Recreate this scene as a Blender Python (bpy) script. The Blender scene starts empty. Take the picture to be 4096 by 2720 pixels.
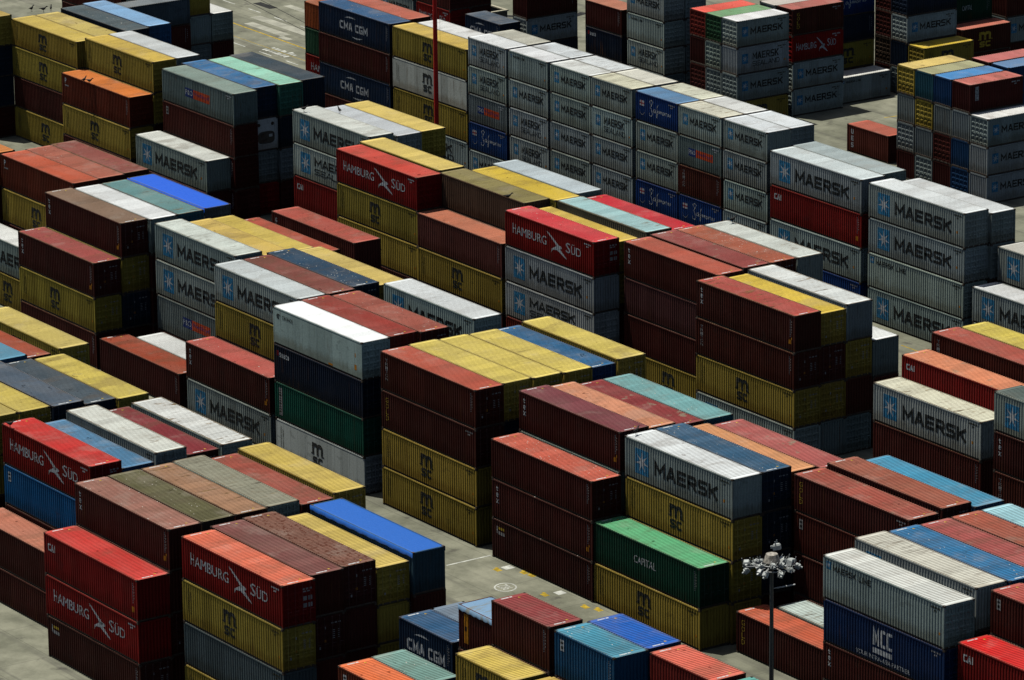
# Container yard seen from a hill through a long lens.
import bpy, bmesh, math, random
from mathutils import Vector, Matrix, Euler

random.seed(7)
scene = bpy.context.scene
COL = scene.collection
W = 2.438
LEN = (6.058, 12.192)
STD, HIGH = 2.59, 2.896

def lin(c):
    return tuple((v / 12.92 if v <= .04045 else ((v + .055) / 1.055) ** 2.4) for v in (x / 255. for x in c))

# ------------------------------------------------------------------ materials
def new_mat(name, rough=.6, spec=.25):
    m = bpy.data.materials.new(name); m.use_nodes = True
    nt = m.node_tree; b = nt.nodes['Principled BSDF']
    b.inputs['Roughness'].default_value = rough
    b.inputs['Specular IOR Level'].default_value = spec
    return m, nt, b

class N:
    """small helper to write node trees"""
    def __init__(s, nt): s.nt = nt
    def _in(s, sock, v):
        if v is None: return
        if hasattr(v, 'is_linked') or hasattr(v, 'links'): s.nt.links.new(v, sock)
        else: sock.default_value = v
    def node(s, t, out=0, ins={}, **kw):
        n = s.nt.nodes.new(t)
        for k, v in kw.items(): setattr(n, k, v)
        for k, v in ins.items(): s._in(n.inputs[k], v)
        return n.outputs[out]
    def math(s, op, a, b=None, c=None, clamp=False):
        n = s.nt.nodes.new('ShaderNodeMath'); n.operation = op; n.use_clamp = clamp
        s._in(n.inputs[0], a); s._in(n.inputs[1], b); s._in(n.inputs[2], c)
        return n.outputs[0]
    def mix(s, f, a, b, mode='MIX'):
        n = s.nt.nodes.new('ShaderNodeMix'); n.data_type = 'RGBA'; n.blend_type = mode
        s._in(n.inputs['Factor'], f); s._in(n.inputs[6], a); s._in(n.inputs[7], b)
        return n.outputs[2]
    def mapping(s, vec, scale=(1, 1, 1), loc=None):
        n = s.nt.nodes.new('ShaderNodeMapping'); s._in(n.inputs['Vector'], vec)
        n.inputs['Scale'].default_value = scale
        if loc is not None: s._in(n.inputs['Location'], loc)
        return n.outputs[0]
    def noise(s, vec, scale, detail=3., rough=.55, col=False):
        n = s.nt.nodes.new('ShaderNodeTexNoise'); s._in(n.inputs['Vector'], vec)
        n.inputs['Scale'].default_value = scale; n.inputs['Detail'].default_value = detail; n.inputs['Roughness'].default_value = rough
        return n.outputs[1 if col else 0]
    def ramp(s, f, lo, hi):
        """smooth step from lo to hi"""
        n = s.nt.nodes.new('ShaderNodeMapRange'); n.interpolation_type = 'SMOOTHSTEP'; n.clamp = True
        s._in(n.inputs[0], f); s._in(n.inputs[1], lo); s._in(n.inputs[2], hi)
        return n.outputs[0]
    def attr(s, name):
        n = s.nt.nodes.new('ShaderNodeAttribute'); n.attribute_type = 'OBJECT'; n.attribute_name = name
        return n.outputs['Fac']
    def coords(s):
        """object coordinates shifted by a random amount for every object"""
        tc = s.nt.nodes.new('ShaderNodeTexCoord'); oi = s.nt.nodes.new('ShaderNodeObjectInfo')
        r = s.math('MULTIPLY', oi.outputs['Random'], 97.)
        c = s.nt.nodes.new('ShaderNodeCombineXYZ'); s._in(c.inputs[0], r); s._in(c.inputs[1], r); s._in(c.inputs[2], r)
        v = s.nt.nodes.new('ShaderNodeVectorMath'); v.operation = 'ADD'
        s.nt.links.new(tc.outputs['Object'], v.inputs[0]); s.nt.links.new(c.outputs[0], v.inputs[1])
        sp = s.nt.nodes.new('ShaderNodeSeparateXYZ'); s.nt.links.new(tc.outputs['Object'], sp.inputs[0])
        return v.outputs[0], sp, oi

RUST = (.085, .038, .014, 1)
def make_side_mat():
    m, nt, b = new_mat('side_paint', .62, .06); n = N(nt)
    v, sp, oi = n.coords()
    base = oi.outputs['Color']
    f = n.noise(v, .9, 4)
    base = n.mix(n.math('MULTIPLY', n.ramp(f, .35, .75), .30), base, n.mix(.10, base, (.20, .17, .13, 1)))
    fine = n.noise(v, 9., 3)
    base = n.mix(.22, base, n.mix(n.ramp(fine, .3, .7), (.45, .45, .45, 1), (1.45, 1.45, 1.45, 1)), 'MULTIPLY')
    # long vertical runs of grime and rust
    st = n.noise(n.mapping(v, (5., 5., .35)), 1.1, 3)
    base = n.mix(n.math('MULTIPLY', n.ramp(st, .58, .76), .55), base, n.mix(1., base, (.42, .34, .28, 1), 'MULTIPLY'))
    # scuffs, scratches
    sc = n.noise(n.mapping(v, (.9, 1., 2.4)), 2.1, 5, .7)
    base = n.mix(n.math('MULTIPLY', n.ramp(sc, .70, .74), n.math('ADD', .25, n.math('MULTIPLY', n.attr('rust'), .6))), base, RUST)
    # panels of slightly different shade, grime climbing from the sill, rust that starts at the rails
    pn = nt.nodes.new('ShaderNodeTexWhiteNoise'); pn.noise_dimensions = '1D'
    nt.links.new(n.math('FLOOR', n.math('ADD', n.math('DIVIDE', sp.outputs[0], 1.11), n.math('MULTIPLY', oi.outputs['Random'], 991.))), pn.inputs['W'])
    base = n.mix(.9, base, n.mix(pn.outputs[0], (.80, .80, .80, 1), (1.16, 1.16, 1.16, 1)), 'MULTIPLY')
    low = n.math('SUBTRACT', 1., n.ramp(n.math('SUBTRACT', sp.outputs[2], n.math('MULTIPLY', n.noise(n.mapping(v, (1.6, 1.6, .2)), 1.3, 4), 1.1)), -.15, .55))
    base = n.mix(n.math('MULTIPLY', low, .6), base, n.mix(1., base, (.50, .40, .30, 1), 'MULTIPLY'))
    run = n.noise(n.mapping(v, (7., 7., .22)), 1.0, 2)
    gate = n.ramp(n.noise(n.mapping(v, (.5, .5, .5)), .8, 2), .50, .62)
    base = n.mix(n.math('MULTIPLY', n.math('MULTIPLY', n.ramp(run, .58, .70), gate), n.math('ADD', .25, n.math('MULTIPLY', n.attr('rust'), .55))), base, RUST)
    pt = n.noise(n.mapping(v, (.45, 1., .8)), 1.6, 2)
    base = n.mix(n.math('MULTIPLY', n.ramp(pt, .665, .675), .30), base, n.mix(.5, n.mix(1., base, (.6, .6, .6, 1), 'MULTIPLY'), (.03, .025, .022, 1)))
    nt.links.new(base, b.inputs['Base Color'])
    nt.links.new(n.math('ADD', .50, n.math('MULTIPLY', fine, .25)), b.inputs['Roughness'])
    return m

def make_roof_mat():
    m, nt, b = new_mat('roof_paint', .7, .12); n = N(nt)
    v, sp, oi = n.coords()
    base = oi.outputs['Color']
    dark = n.mix(1., base, (.42, .38, .36, 1), 'MULTIPLY')
    # weather: big soft fading, finer grain
    big = n.noise(n.mapping(v, (.5, 1., 1.)), .55, 4)
    base = n.mix(n.math('MULTIPLY', n.ramp(big, .35, .72), .20), base, n.mix(.4, base, (.36, .32, .27, 1)))
    fine = n.noise(v, 7.5, 4, .65)
    base = n.mix(.20, base, n.mix(n.ramp(fine, .28, .72), (.55, .54, .52, 1), (1.3, 1.3, 1.3, 1)), 'MULTIPLY')
    gr = nt.nodes.new('ShaderNodeAttribute'); gr.attribute_name = 'groove'
    base = n.mix(n.math('MULTIPLY', gr.outputs['Fac'], n.math('ADD', .45, n.math('MULTIPLY', oi.outputs['Random'], .5))), base, n.mix(1., base, (.38, .32, .26, 1), 'MULTIPLY'))     # dirt settled in the grooves
    # streaks that run across the roof, along its ribs
    sk = n.noise(n.mapping(v, (5.5, .42, 1.)), 1.0, 4, .65)
    blot = n.noise(v, .34, 2)
    amt = n.math('MULTIPLY', n.ramp(sk, .52, .72), n.math('MULTIPLY', n.ramp(blot, .38, .62), n.attr('streak')))
    base = n.mix(amt, base, n.mix(.35, dark, (.05, .048, .035, 1)))
    thin = n.math('MULTIPLY', n.ramp(n.noise(n.mapping(v, (9., .5, 1.)), 1., 2), .64, .72), .38)
    base = n.mix(n.math('MULTIPLY', thin, n.math('ADD', .35, n.attr('streak'))), base, dark)
    # roof sheets of slightly different shade; wide faded and dirty areas
    pn = nt.nodes.new('ShaderNodeTexWhiteNoise'); pn.noise_dimensions = '1D'
    nt.links.new(n.math('FLOOR', n.math('ADD', n.math('DIVIDE', sp.outputs[0], 1.05), n.math('MULTIPLY', oi.outputs['Random'], 773.))), pn.inputs['W'])
    base = n.mix(.8, base, n.mix(pn.outputs[0], (.84, .84, .84, 1), (1.12, 1.12, 1.12, 1)), 'MULTIPLY')
    wd = n.noise(n.mapping(v, (.8, .35, 1.)), .8, 5, .62)
    base = n.mix(n.math('MULTIPLY', n.ramp(wd, .50, .64), n.math('ADD', .10, n.math('MULTIPLY', n.attr('stain'), .38))), base, n.mix(.55, dark, (.12, .085, .05, 1)))
    wf = n.noise(n.mapping(v, (.6, .5, 1.)), .7, 5, .62)
    base = n.mix(n.math('MULTIPLY', n.ramp(wf, .54, .68), .30), base, n.mix(.55, base, (.34, .30, .25, 1)))
    # small dark stains and dents
    sn = n.noise(n.mapping(v, (1., 1.3, 1.)), 1.45, 3)
    gate = n.noise(v, .28, 1)
    base = n.mix(n.math('MULTIPLY', n.math('MULTIPLY', n.ramp(sn, .66, .70), n.ramp(gate, .42, .50)), n.math('ADD', .18, n.attr('stain'))), base, dark)
    # bare, chalky patches
    pa = n.noise(n.mapping(v, (1., .6, 1.)), .9, 5, .6)
    base = n.mix(n.math('MULTIPLY', n.ramp(pa, .60, .66), n.attr('patch')), base, (.20, .175, .12, 1))
    # rust: along the rim and spreading across the ribs
    y = sp.outputs[1]; x = sp.outputs[0]
    edge = n.math('MINIMUM', n.math('MINIMUM', y, n.math('SUBTRACT', W, y)), n.math('MINIMUM', x, n.math('SUBTRACT', n.attr('span'), x)))
    wob = n.math('SUBTRACT', edge, n.math('MULTIPLY', n.noise(v, 3., 3), .16))
    rim = n.math('SUBTRACT', 1., n.ramp(wob, .0, .10))
    rb = n.noise(n.mapping(v, (3.2, .55, 1.)), .9, 5, .65)
    rmask = n.math('MULTIPLY', n.ramp(rb, .56, .64), n.ramp(n.noise(v, .30, 1), .44, .56))
    rmask = n.math('MAXIMUM', n.math('MULTIPLY', rim, .85), n.math('MULTIPLY', rmask, 1.))
    rcol = n.mix(n.ramp(n.noise(v, 2.2, 3), .4, .65), (.06, .032, .012, 1), (.18, .115, .04, 1))
    base = n.mix(n.math('MULTIPLY', rmask, n.attr('rust')), base, rcol)
    base = n.mix(n.math('MULTIPLY', rim, .38), base, (.10, .075, .05, 1))
    # spots: rusty pock marks
    po = n.noise(n.mapping(v, (1., 1.2, 1.)), 2.9, 2)
    base = n.mix(n.math('MULTIPLY', n.ramp(po, .55, .60), n.attr('pock')), base, (.075, .020, .009, 1))
    # white flecks
    vo = nt.nodes.new('ShaderNodeTexVoronoi'); nt.links.new(n.mapping(v, (2.2, 4.5, 1.)), vo.inputs['Vector']); vo.inputs['Scale'].default_value = 1.35
    rnd = nt.nodes.new('ShaderNodeSeparateColor'); nt.links.new(vo.outputs['Color'], rnd.inputs[0])
    hit = n.math('MULTIPLY', n.math('LESS_THAN', vo.outputs['Distance'], n.math('MULTIPLY', rnd.outputs[0], .24)), n.math('LESS_THAN', rnd.outputs[1], n.attr('speck')))
    hit = n.math('MULTIPLY', hit, n.ramp(n.noise(v, .45, 2), .36, .52))
    base = n.mix(n.math('MULTIPLY', hit, .85), base, (.47, .45, .39, 1))
    nt.links.new(base, b.inputs['Base Color'])
    return m

def make_tarp_mat():
    m, nt, b = new_mat('tarpaulin', .5, .35); n = N(nt)
    v, sp, oi = n.coords()
    base = oi.outputs['Color']
    f = n.noise(n.mapping(v, (2.2, .45, 1.)), .9, 4)
    base = n.mix(n.math('MULTIPLY', n.ramp(f, .52, .66), n.attr('patch')), base, (.15, .145, .10, 1))
    g = n.noise(v, 6., 3)
    base = n.mix(.25, base, n.mix(g, (.6, .6, .6, 1), (1.35, 1.35, 1.35, 1)), 'MULTIPLY')
    nt.links.new(base, b.inputs['Base Color'])
    bp = nt.nodes.new('ShaderNodeBump'); bp.inputs['Strength'].default_value = .35; bp.inputs['Distance'].default_value = .08
    nt.links.new(n.noise(n.mapping(v, (1.2, 2., 1.)), 2.2, 3), bp.inputs['Height']); nt.links.new(bp.outputs[0], b.inputs['Normal'])
    return m

def flat_mat(name, col, rough=.6, spec=.25, var=.25, scale=3., scuff=0.):
    m, nt, b = new_mat(name, rough, spec); n = N(nt)
    v, sp, oi = n.coords()
    f = n.noise(v, scale, 4)
    lo = tuple(c * (1 - var) for c in col) + (1,); hi = tuple(min(1, c * (1 + var)) for c in col) + (1,)
    c_ = n.mix(n.ramp(f, .3, .7), lo, hi)
    if scuff:
        s_ = n.noise(n.mapping(v, (1., 1., 1.6)), 2.6, 5, .7)
        c_ = n.mix(n.math('MULTIPLY', n.ramp(s_, .50, .62), scuff), c_, n.mix(.5, c_, (.16, .15, .13, 1)))
    nt.links.new(c_, b.inputs['Base Color'])
    return m

def make_ground_mat():
    m, nt, b = new_mat('yard_concrete', .85, .15); n = N(nt)
    tc = nt.nodes.new('ShaderNodeTexCoord'); v = tc.outputs['Object']
    a = n.noise(v, .045, 5); c = n.noise(v, .35, 6, .6); d = n.noise(v, 5., 4, .7)
    base = n.mix(n.ramp(a, .35, .65), (.132, .135, .100, 1), (.180, .181, .138, 1))
    base = n.mix(.8, base, n.mix(n.ramp(c, .28, .72), (.55, .56, .52, 1), (1.25, 1.24, 1.2, 1)), 'MULTIPLY')
    base = n.mix(.3, base, n.mix(d, (.45, .45, .45, 1), (1.5, 1.5, 1.5, 1)), 'MULTIPLY')
    # tyre rubber along the lanes, oil spots
    ty = n.noise(n.mapping(v, (.03, 1.1, 1.)), .8, 4)
    base = n.mix(n.math('MULTIPLY', n.ramp(ty, .52, .68), .5), base, (.06, .058, .05, 1))
    oil = n.noise(v, .55, 4)
    base = n.mix(n.math('MULTIPLY', n.ramp(oil, .60, .72), .62), base, (.045, .042, .037, 1))
    # slab joints every 4.4 m
    br = nt.nodes.new('ShaderNodeTexBrick'); nt.links.new(v, br.inputs['Vector'])
    br.inputs['Scale'].default_value = 1.; br.inputs['Brick Width'].default_value = 6.1; br.inputs['Row Height'].default_value = 4.4
    br.inputs['Mortar Size'].default_value = .035; br.offset = 0.; br.inputs['Mortar Smooth'].default_value = .3
    base = n.mix(n.math('MULTIPLY', br.outputs['Fac'], .45), base, (.05, .048, .04, 1))
    nt.links.new(base, b.inputs['Base Color'])
    return m

SIDE, ROOF, TARP = make_side_mat(), make_roof_mat(), make_tarp_mat()
CAST_GAP = flat_mat('casting_steel_and_gap_shade', (.055, .042, .032), .75, .15)  # castings; also darkens bottom rails and sills as painted shade between tiers
STEEL = flat_mat('galvanised_steel', (.28, .29, .28), .45, .3)
DARKSTEEL = flat_mat('dark_steel', (.035, .035, .034), .6, .3)
INK = {
 'w': flat_mat('white_lettering', (.42, .44, .43), .6, .1, .2, 6., .8),
 'k': flat_mat('black_lettering', (.014, .016, .016), .6, .1, .3, 4., .55),
 'b': flat_mat('light_blue_panel', (.030, .160, .28), .6, .1, .3, 3., .5),
 'o': flat_mat('orange_panel', (.42, .055, .014), .6, .2),
 'n': flat_mat('navy_panel', (.012, .03, .13), .6, .2),
 'y': flat_mat('yellow_lettering', (.36, .25, .03), .6, .1),
 's': flat_mat('orange_sticker', (.37, .15, .012), .6, .1),
 'r': flat_mat('red_mark', (.28, .02, .02), .6, .1),
 'd': flat_mat('dull_white_lettering', (.24, .235, .22), .7, .1),
 'g': flat_mat('dull_black_lettering', (.030, .027, .010), .7, .1, .3, 4., .6),
}
INKS = list(INK)

# ------------------------------------------------------------------ mesh helpers
def box(bm, x0, x1, y0, y1, z0, z1, mi=0):
    vs = [bm.verts.new(p) for p in ((x0,y0,z0),(x1,y0,z0),(x1,y1,z0),(x0,y1,z0),(x0,y0,z1),(x1,y0,z1),(x1,y1,z1),(x0,y1,z1))]
    for f in ((0,3,2,1),(4,5,6,7),(0,1,5,4),(1,2,6,5),(2,3,7,6),(3,0,4,7)):
        bm.faces.new([vs[i] for i in f]).material_index = mi
def strip(bm, pts_a, pts_b, mi=0, flip=False):
    a = [bm.verts.new(p) for p in pts_a]; b = [bm.verts.new(p) for p in pts_b]
    for i in range(len(a) - 1):
        q = [a[i], a[i+1], b[i+1], b[i]]
        if flip: q.reverse()
        bm.faces.new(q).material_index = mi
def tube(bm, p, q, r0, r1, n=10, mi=0, cap=True):
    p, q = Vector(p), Vector(q); d = (q - p).normalized()
    u = d.orthogonal().normalized(); w = d.cross(u)
    A = [bm.verts.new(p + (u*math.cos(t) + w*math.sin(t))*r0) for t in (2*math.pi*i/n for i in range(n))]
    B = [bm.verts.new(q + (u*math.cos(t) + w*math.sin(t))*r1) for t in (2*math.pi*i/n for i in range(n))]
    for i in range(n): bm.faces.new((A[i], A[(i+1) % n], B[(i+1) % n], B[i])).material_index = mi
    if cap: bm.faces.new(A[::-1]).material_index = mi; bm.faces.new(B).material_index = mi
def to_mesh(name, bm, mats, smooth=False):
    me = bpy.data.meshes.new(name); bm.normal_update(); bm.to_mesh(me); bm.free()
    for m in mats: me.materials.append(m)
    if smooth:
        for p in me.polygons: p.use_smooth = True
    return me
def obj(name, me, parent=None, loc=(0,0,0), rz=0.):
    o = bpy.data.objects.new(name, me); COL.objects.link(o)
    o.location = loc; o.rotation_euler = (0, 0, rz)
    if parent: o.parent = parent
    return o
def tag(o, label, cat, group=None):
    o['label'] = label; o['category'] = cat
    if group: o['group'] = group
    return o

# corrugation: (position, recess) pairs between two ends
def corr(a, b, period, depth, flat=.29, slope=.245):
    n = max(1, round((b - a) / period)); p = (b - a) / n; out = []
    for i in range(n):
        o = a + i * p
        out += [(o, 0.), (o + flat*p/2, 0.), (o + (flat/2 + slope)*p, depth), (o + (1 - flat/2 - slope)*p, depth), (o + (1 - flat/2)*p, 0.)]
    out.append((b, 0.))
    return out
def side_profile(L, smooth): return [(.12, 0.), (L - .12, 0.)] if smooth else corr(.12, L - .12, .278, .036)
def depth_at(prof, x):
    for (a, da), (b, db) in zip(prof, prof[1:]):
        if a <= x <= b: return da if b - a < 1e-9 else da + (db - da) * (x - a) / (b - a)
    return 0.
Y0 = .012            # how far the wall's outer flats lie behind the rails' faces

CACHE = {}
def cached(key, make):
    if key not in CACHE: CACHE[key] = make()
    return CACHE[key]

def side_mesh(L, H, smooth):
    bm = bmesh.new(); pr = side_profile(L, smooth)
    strip(bm, [(x, Y0 + d, .17) for x, d in pr], [(x, Y0 + d, H - .105) for x, d in pr])
    if smooth:
        for i in range(1, int(L)): box(bm, i*L/int(L) - .012, i*L/int(L) + .012, Y0 - .005, Y0 + .01, .16, H - .11)
    return to_mesh('side_wall', bm, [SIDE])
def body_mesh(L, H, near):
    """rails, posts, castings, floor, the far long side and the end turned away; near = 1 when the end at x = L is the visible one"""
    bm = bmesh.new(); w = W
    for x in (0, L):
        s = 1 if x == 0 else -1
        for y in (0, W):
            t = 1 if y == 0 else -1
            X = sorted((x + s*.004, x + s*.13)); Y = sorted((y + t*.004, y + t*.12))
            box(bm, X[0], X[1], Y[0], Y[1], .118, H - .118)
            X = sorted((x - s*.003, x + s*.178)); Y = sorted((y - t*.003, y + t*.162))
            box(bm, X[0], X[1], Y[0], Y[1], 0., .118, 1); box(bm, X[0], X[1], Y[0], Y[1], H - .118, H - .002, 1)
        X = sorted((x + s*.006, x + s*.10))
        box(bm, X[0], X[1], .12, W - .12, .045, .16, 1); box(bm, X[0], X[1], .12, W - .12, H - .14, H - .014)  # bottom sill coloured dark to imitate shade under each tier
    for y in (0, W):
        t = 1 if y == 0 else -1
        Y = sorted((y + t*.075, y + t*.12)); box(bm, .13, L - .13, Y[0], Y[1], .045, .165, 1)  # bottom rail coloured dark, painting in the shaded gap between tiers
        sec = [(y, H - .105), (y, H - .042), (y + t*.028, H - .014), (y + t*.075, H - .014), (y + t*.075, H - .105)]      # rail with a bevelled upper edge
        A = [bm.verts.new((.178, a, b)) for a, b in sec]; B = [bm.verts.new((L - .178, a, b)) for a, b in sec]
        for i in range(5):
            q = (A[i], B[i], B[(i+1) % 5], A[(i+1) % 5]); bm.faces.new(q if t < 0 else q[::-1])
    box(bm, .10, L - .10, .09, W - .09, .10, .15)
    pr = corr(.12, L - .12, .278, .036)
    strip(bm, [(x, W - Y0 - d, .17) for x, d in pr], [(x, W - Y0 - d, H - .105) for x, d in pr], flip=True)
    pe = corr(.12, W - .12, .25, .04)
    if near: strip(bm, [(.02 + d, y, .16) for y, d in pe], [(.02 + d, y, H - .14) for y, d in pe], flip=True)
    else: strip(bm, [(L - .02 - d, y, .16) for y, d in pe], [(L - .02 - d, y, H - .14) for y, d in pe])
    return to_mesh('container_body', bm, [SIDE, CAST_GAP])
def roof_mesh(L, H, ribbed):
    bm = bmesh.new(); z = H - .014
    pr = [(.0, 0.), (.34, 0.)] + corr(.36, L - .36, .245, .028, .54, .10) + [(L - .34, 0.), (L, 0.)] if ribbed else [(i * L / 12., .004 * (i % 2)) for i in range(13)]
    pr = [(min(max(x, .004), L - .004), d) for x, d in pr]
    strip(bm, [(x, .004, z - d + .012) for x, d in pr], [(x, W - .004, z - d + .012) for x, d in pr])
    lay = bm.verts.layers.float.new('groove')
    for v in bm.verts: v[lay] = 1. if ribbed and v.co.z < z else 0.
    return to_mesh('roof', bm, [ROOF])
def end_mesh(H):
    bm = bmesh.new(); pe = corr(.12, W - .12, .25, .045)
    strip(bm, [(-.022 - d, y, .16) for y, d in pe], [(-.022 - d, y, H - .14) for y, d in pe])
    return to_mesh('end_wall', bm, [SIDE])
def door_mesh(H, rods):
    bm = bmesh.new(); w = W/2 - .115; z0, z1 = .165, H - .145
    k = 5; p = (z1 - z0 - .2) / k; prof = [(z0, 0.), (z0 + .1, 0.)]
    for i in range(k):
        o = z0 + .1 + i*p
        prof += [(o + .10*p, 0.), (o + .22*p, .032), (o + .72*p, .032), (o + .90*p, 0.)]
    prof += [(z1, 0.)]
    for a, b in ((.05, w*.5 - .05), (w*.5 + .05, w - .05)):
        strip(bm, [(-.03 - d, b, z) for z, d in prof], [(-.03 - d, a, z) for z, d in prof])
    for a, b in ((0, .05), (w*.5 - .05, w*.5 + .05), (w - .05, w)): box(bm, -.07, -.028, a, b, z0, z1)
    if rods:
        for y in (w*.27, w*.76): rod_into(bm, y, H)
    for z in (z0 + .25, (z0 + z1)/2, z1 - .25): box(bm, -.03, -.012, -.03, .03, z - .05, z + .05)
    return to_mesh('door', bm, [SIDE])
def rod_into(bm, y, H):
    tube(bm, (-.004, y, .06), (-.004, y, H - .05), .019, .019, 6)
    box(bm, -.02, .012, y - .04, y + .04, .10, .17); box(bm, -.02, .012, y - .04, y + .04, H - .16, H - .09)
    box(bm, -.008, .014, y, y + .26, 1.02, 1.06)
def rod_mesh(H):
    bm = bmesh.new(); rod_into(bm, 0., H)
    return to_mesh('lock_rod', bm, [SIDE])
def tarp_mesh(L, H):
    bm = bmesh.new(); nx, ny = 36, 10; rows = []
    for i in range(nx + 1):
        x = -.01 + (L + .02) * i / nx; row = [(x, -.03, H - .34 + .03*math.sin(i*1.7)), (x, -.03, H - .03)]
        bow = abs(math.sin(math.pi * i / nx * (10 if L > 7 else 5)))
        for j in range(1, ny): row.append((x, W * j / ny, H - .02 + .035 * bow * math.sin(math.pi * j / ny) - .02*(1 - bow)*math.sin(math.pi * j / ny)))
        row += [(x, W + .03, H - .03), (x, W + .03, H - .34 + .03*math.sin(i*2.1))]
        rows.append([bm.verts.new(p) for p in row])
    for a, b in zip(rows, rows[1:]):
        for j in range(len(a) - 1): bm.faces.new((a[j], b[j], b[j+1], a[j+1]))
    return to_mesh('tarpaulin', bm, [TARP], True)
def fridge_mesh(H):
    """machinery end of a refrigerated container, mounted in the plane x = 0"""
    bm = bmesh.new()
    box(bm, -.05, -.02, .12, W - .12, .16, H - .14, 0)
    n = 28; cy, cz, a, b = W/2 + .02, H*.42, .86, .56
    ring = [(cy + a*math.copysign(abs(math.cos(t))**.55, math.cos(t)), cz + b*math.copysign(abs(math.sin(t))**.55, math.sin(t))) for t in (2*math.pi*i/n for i in range(n))]
    front = [bm.verts.new((-.016, y, z)) for y, z in ring]; bm.faces.new(front).material_index = 2
    box(bm, -.016, .006, cy + .28, cy + .62, cz + .02, cz + .26, 0); box(bm, -.016, .004, cy - .58, cy + .05, cz - .40, cz - .12, 1)
    tube(bm, (-.016, cy - .35, cz + .2), (.004, cy - .35, cz + .2), .18, .18, 14, 1)
    for y in (.5, 1.9): tube(bm, (-.02, y, H - .5), (.0, y, H - .5), .16, .16, 14, 1)
    box(bm, -.02, .01, .3, W - .3, .2, .36, 0)
    return to_mesh('refrigeration_unit', bm, [SIDE, CAST_GAP, DARKSTEEL])

# ------------------------------------------------------------------ lettering
def text_polys(s, bold):
    cu = bpy.data.curves.new('t', 'FONT'); cu.body = s; cu.size = 1.; cu.resolution_u = 3; cu.offset = bold
    o = bpy.data.objects.new('t', cu); me = bpy.data.meshes.new_from_object(o)
    vs = [(v.co.x, v.co.y) for v in me.vertices]; fs = [tuple(p.vertices) for p in me.polygons]
    bpy.data.objects.remove(o); bpy.data.curves.remove(cu); bpy.data.meshes.remove(me)
    return vs, fs
def star(n=7, r0=1., r1=.30):
    return [(math.sin(math.pi*i/n) * (r0 if i % 2 == 0 else r1), math.cos(math.pi*i/n) * (r0 if i % 2 == 0 else r1)) for i in range(2*n)]
GULL = [[(0,1.),(.10,.97),(.42,.66),(.60,.47),(.66,.40),(.56,.33),(.30,.66)],
        [(.56,.47),(.70,.46),(.76,.36),(.66,.29),(1.,-.10),(.93,-.09),(.52,.20),(.32,.16),(.22,-.03),(.27,.20),(.40,.32)]]
GLYPH = {'M': [[(0,0),(0,1),(.5,.28),(1,1),(1,0)]], 'A': [[(0,0),(.42,1),(.58,1),(1,0)],[(.2,.27),(.8,.27)]], 'E': [[(1,1),(0,1),(0,0),(1,0)],[(0,.5),(.88,.5)]],
 'R': [[(0,0),(0,1),(.82,1),(1,.86),(1,.58),(.82,.44),(0,.44)],[(.5,.44),(1,0)]], 'S': [[(1,1),(.12,1),(0,.9),(0,.62),(.12,.5),(.88,.5),(1,.38),(1,.10),(.88,0),(0,0)]],
 'K': [[(0,0),(0,1)],[(1,1),(.05,.42)],[(.36,.6),(1,0)]], 'L': [[(0,1),(0,0),(1,0)]], 'N': [[(0,0),(0,1),(1,0),(1,1)]], 'D': [[(0,.5),(0,1),(.74,1),(1,.8),(1,.2),(.74,0),(0,0),(0,.5)]], 'I': [[(.5,0),(.5,1)]],
 'C': [[(1,1),(.16,1),(0,.87),(0,.13),(.16,0),(1,0)]], 'G': [[(1,1),(.16,1),(0,.87),(0,.13),(.16,0),(1,0),(1,.42),(.62,.42)]],
 'O': [[(0,.5),(0,.85),(.2,1),(.8,1),(1,.85),(1,.15),(.8,0),(.2,0),(0,.15),(0,.5)]], 'T': [[(0,1),(1,1)],[(.5,1),(.5,0)]], 'U': [[(0,1),(0,.15),(.2,0),(.8,0),(1,.15),(1,1)]],
 't': [[(.35,1),(.35,.12),(.5,0),(.8,0)],[(.05,.68),(.85,.68)]], 'e': [[(.05,.45),(.95,.45),(.95,.7),(.75,.9),(.25,.9),(.05,.68),(.05,.2),(.25,0),(.85,0)]], 'x': [[(0,.9),(1,0)],[(1,.9),(0,0)]],
 'm': [[(0,0),(0,1)],[(0,.74),(.16,1),(.36,1),(.5,.8),(.5,0)],[(.5,.74),(.66,1),(.86,1),(1,.8),(1,0)]], 's': [[(1,1),(.14,1),(0,.88),(0,.62),(.14,.5),(.86,.5),(1,.38),(1,.12),(.86,0),(0,0)]],
 'c': [[(1,1),(.2,1),(0,.84),(0,.16),(.2,0),(1,0)]], 'a': [[(.1,.9),(.8,.9),(1,.75),(1,0),(.2,0),(0,.14),(0,.34),(.2,.48),(1,.48)]], 'o': [[(0,.45),(0,.75),(.2,.9),(.8,.9),(1,.75),(1,.15),(.8,0),(.2,0),(0,.15),(0,.45)]], 'W': [[(0,1),(.25,0),(.5,.7),(.75,0),(1,1)]]}
WIDE = {'I': .32, 'M': 1.22, 'm': 1.25, ' ': .5, 'W': 1.2}
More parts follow.
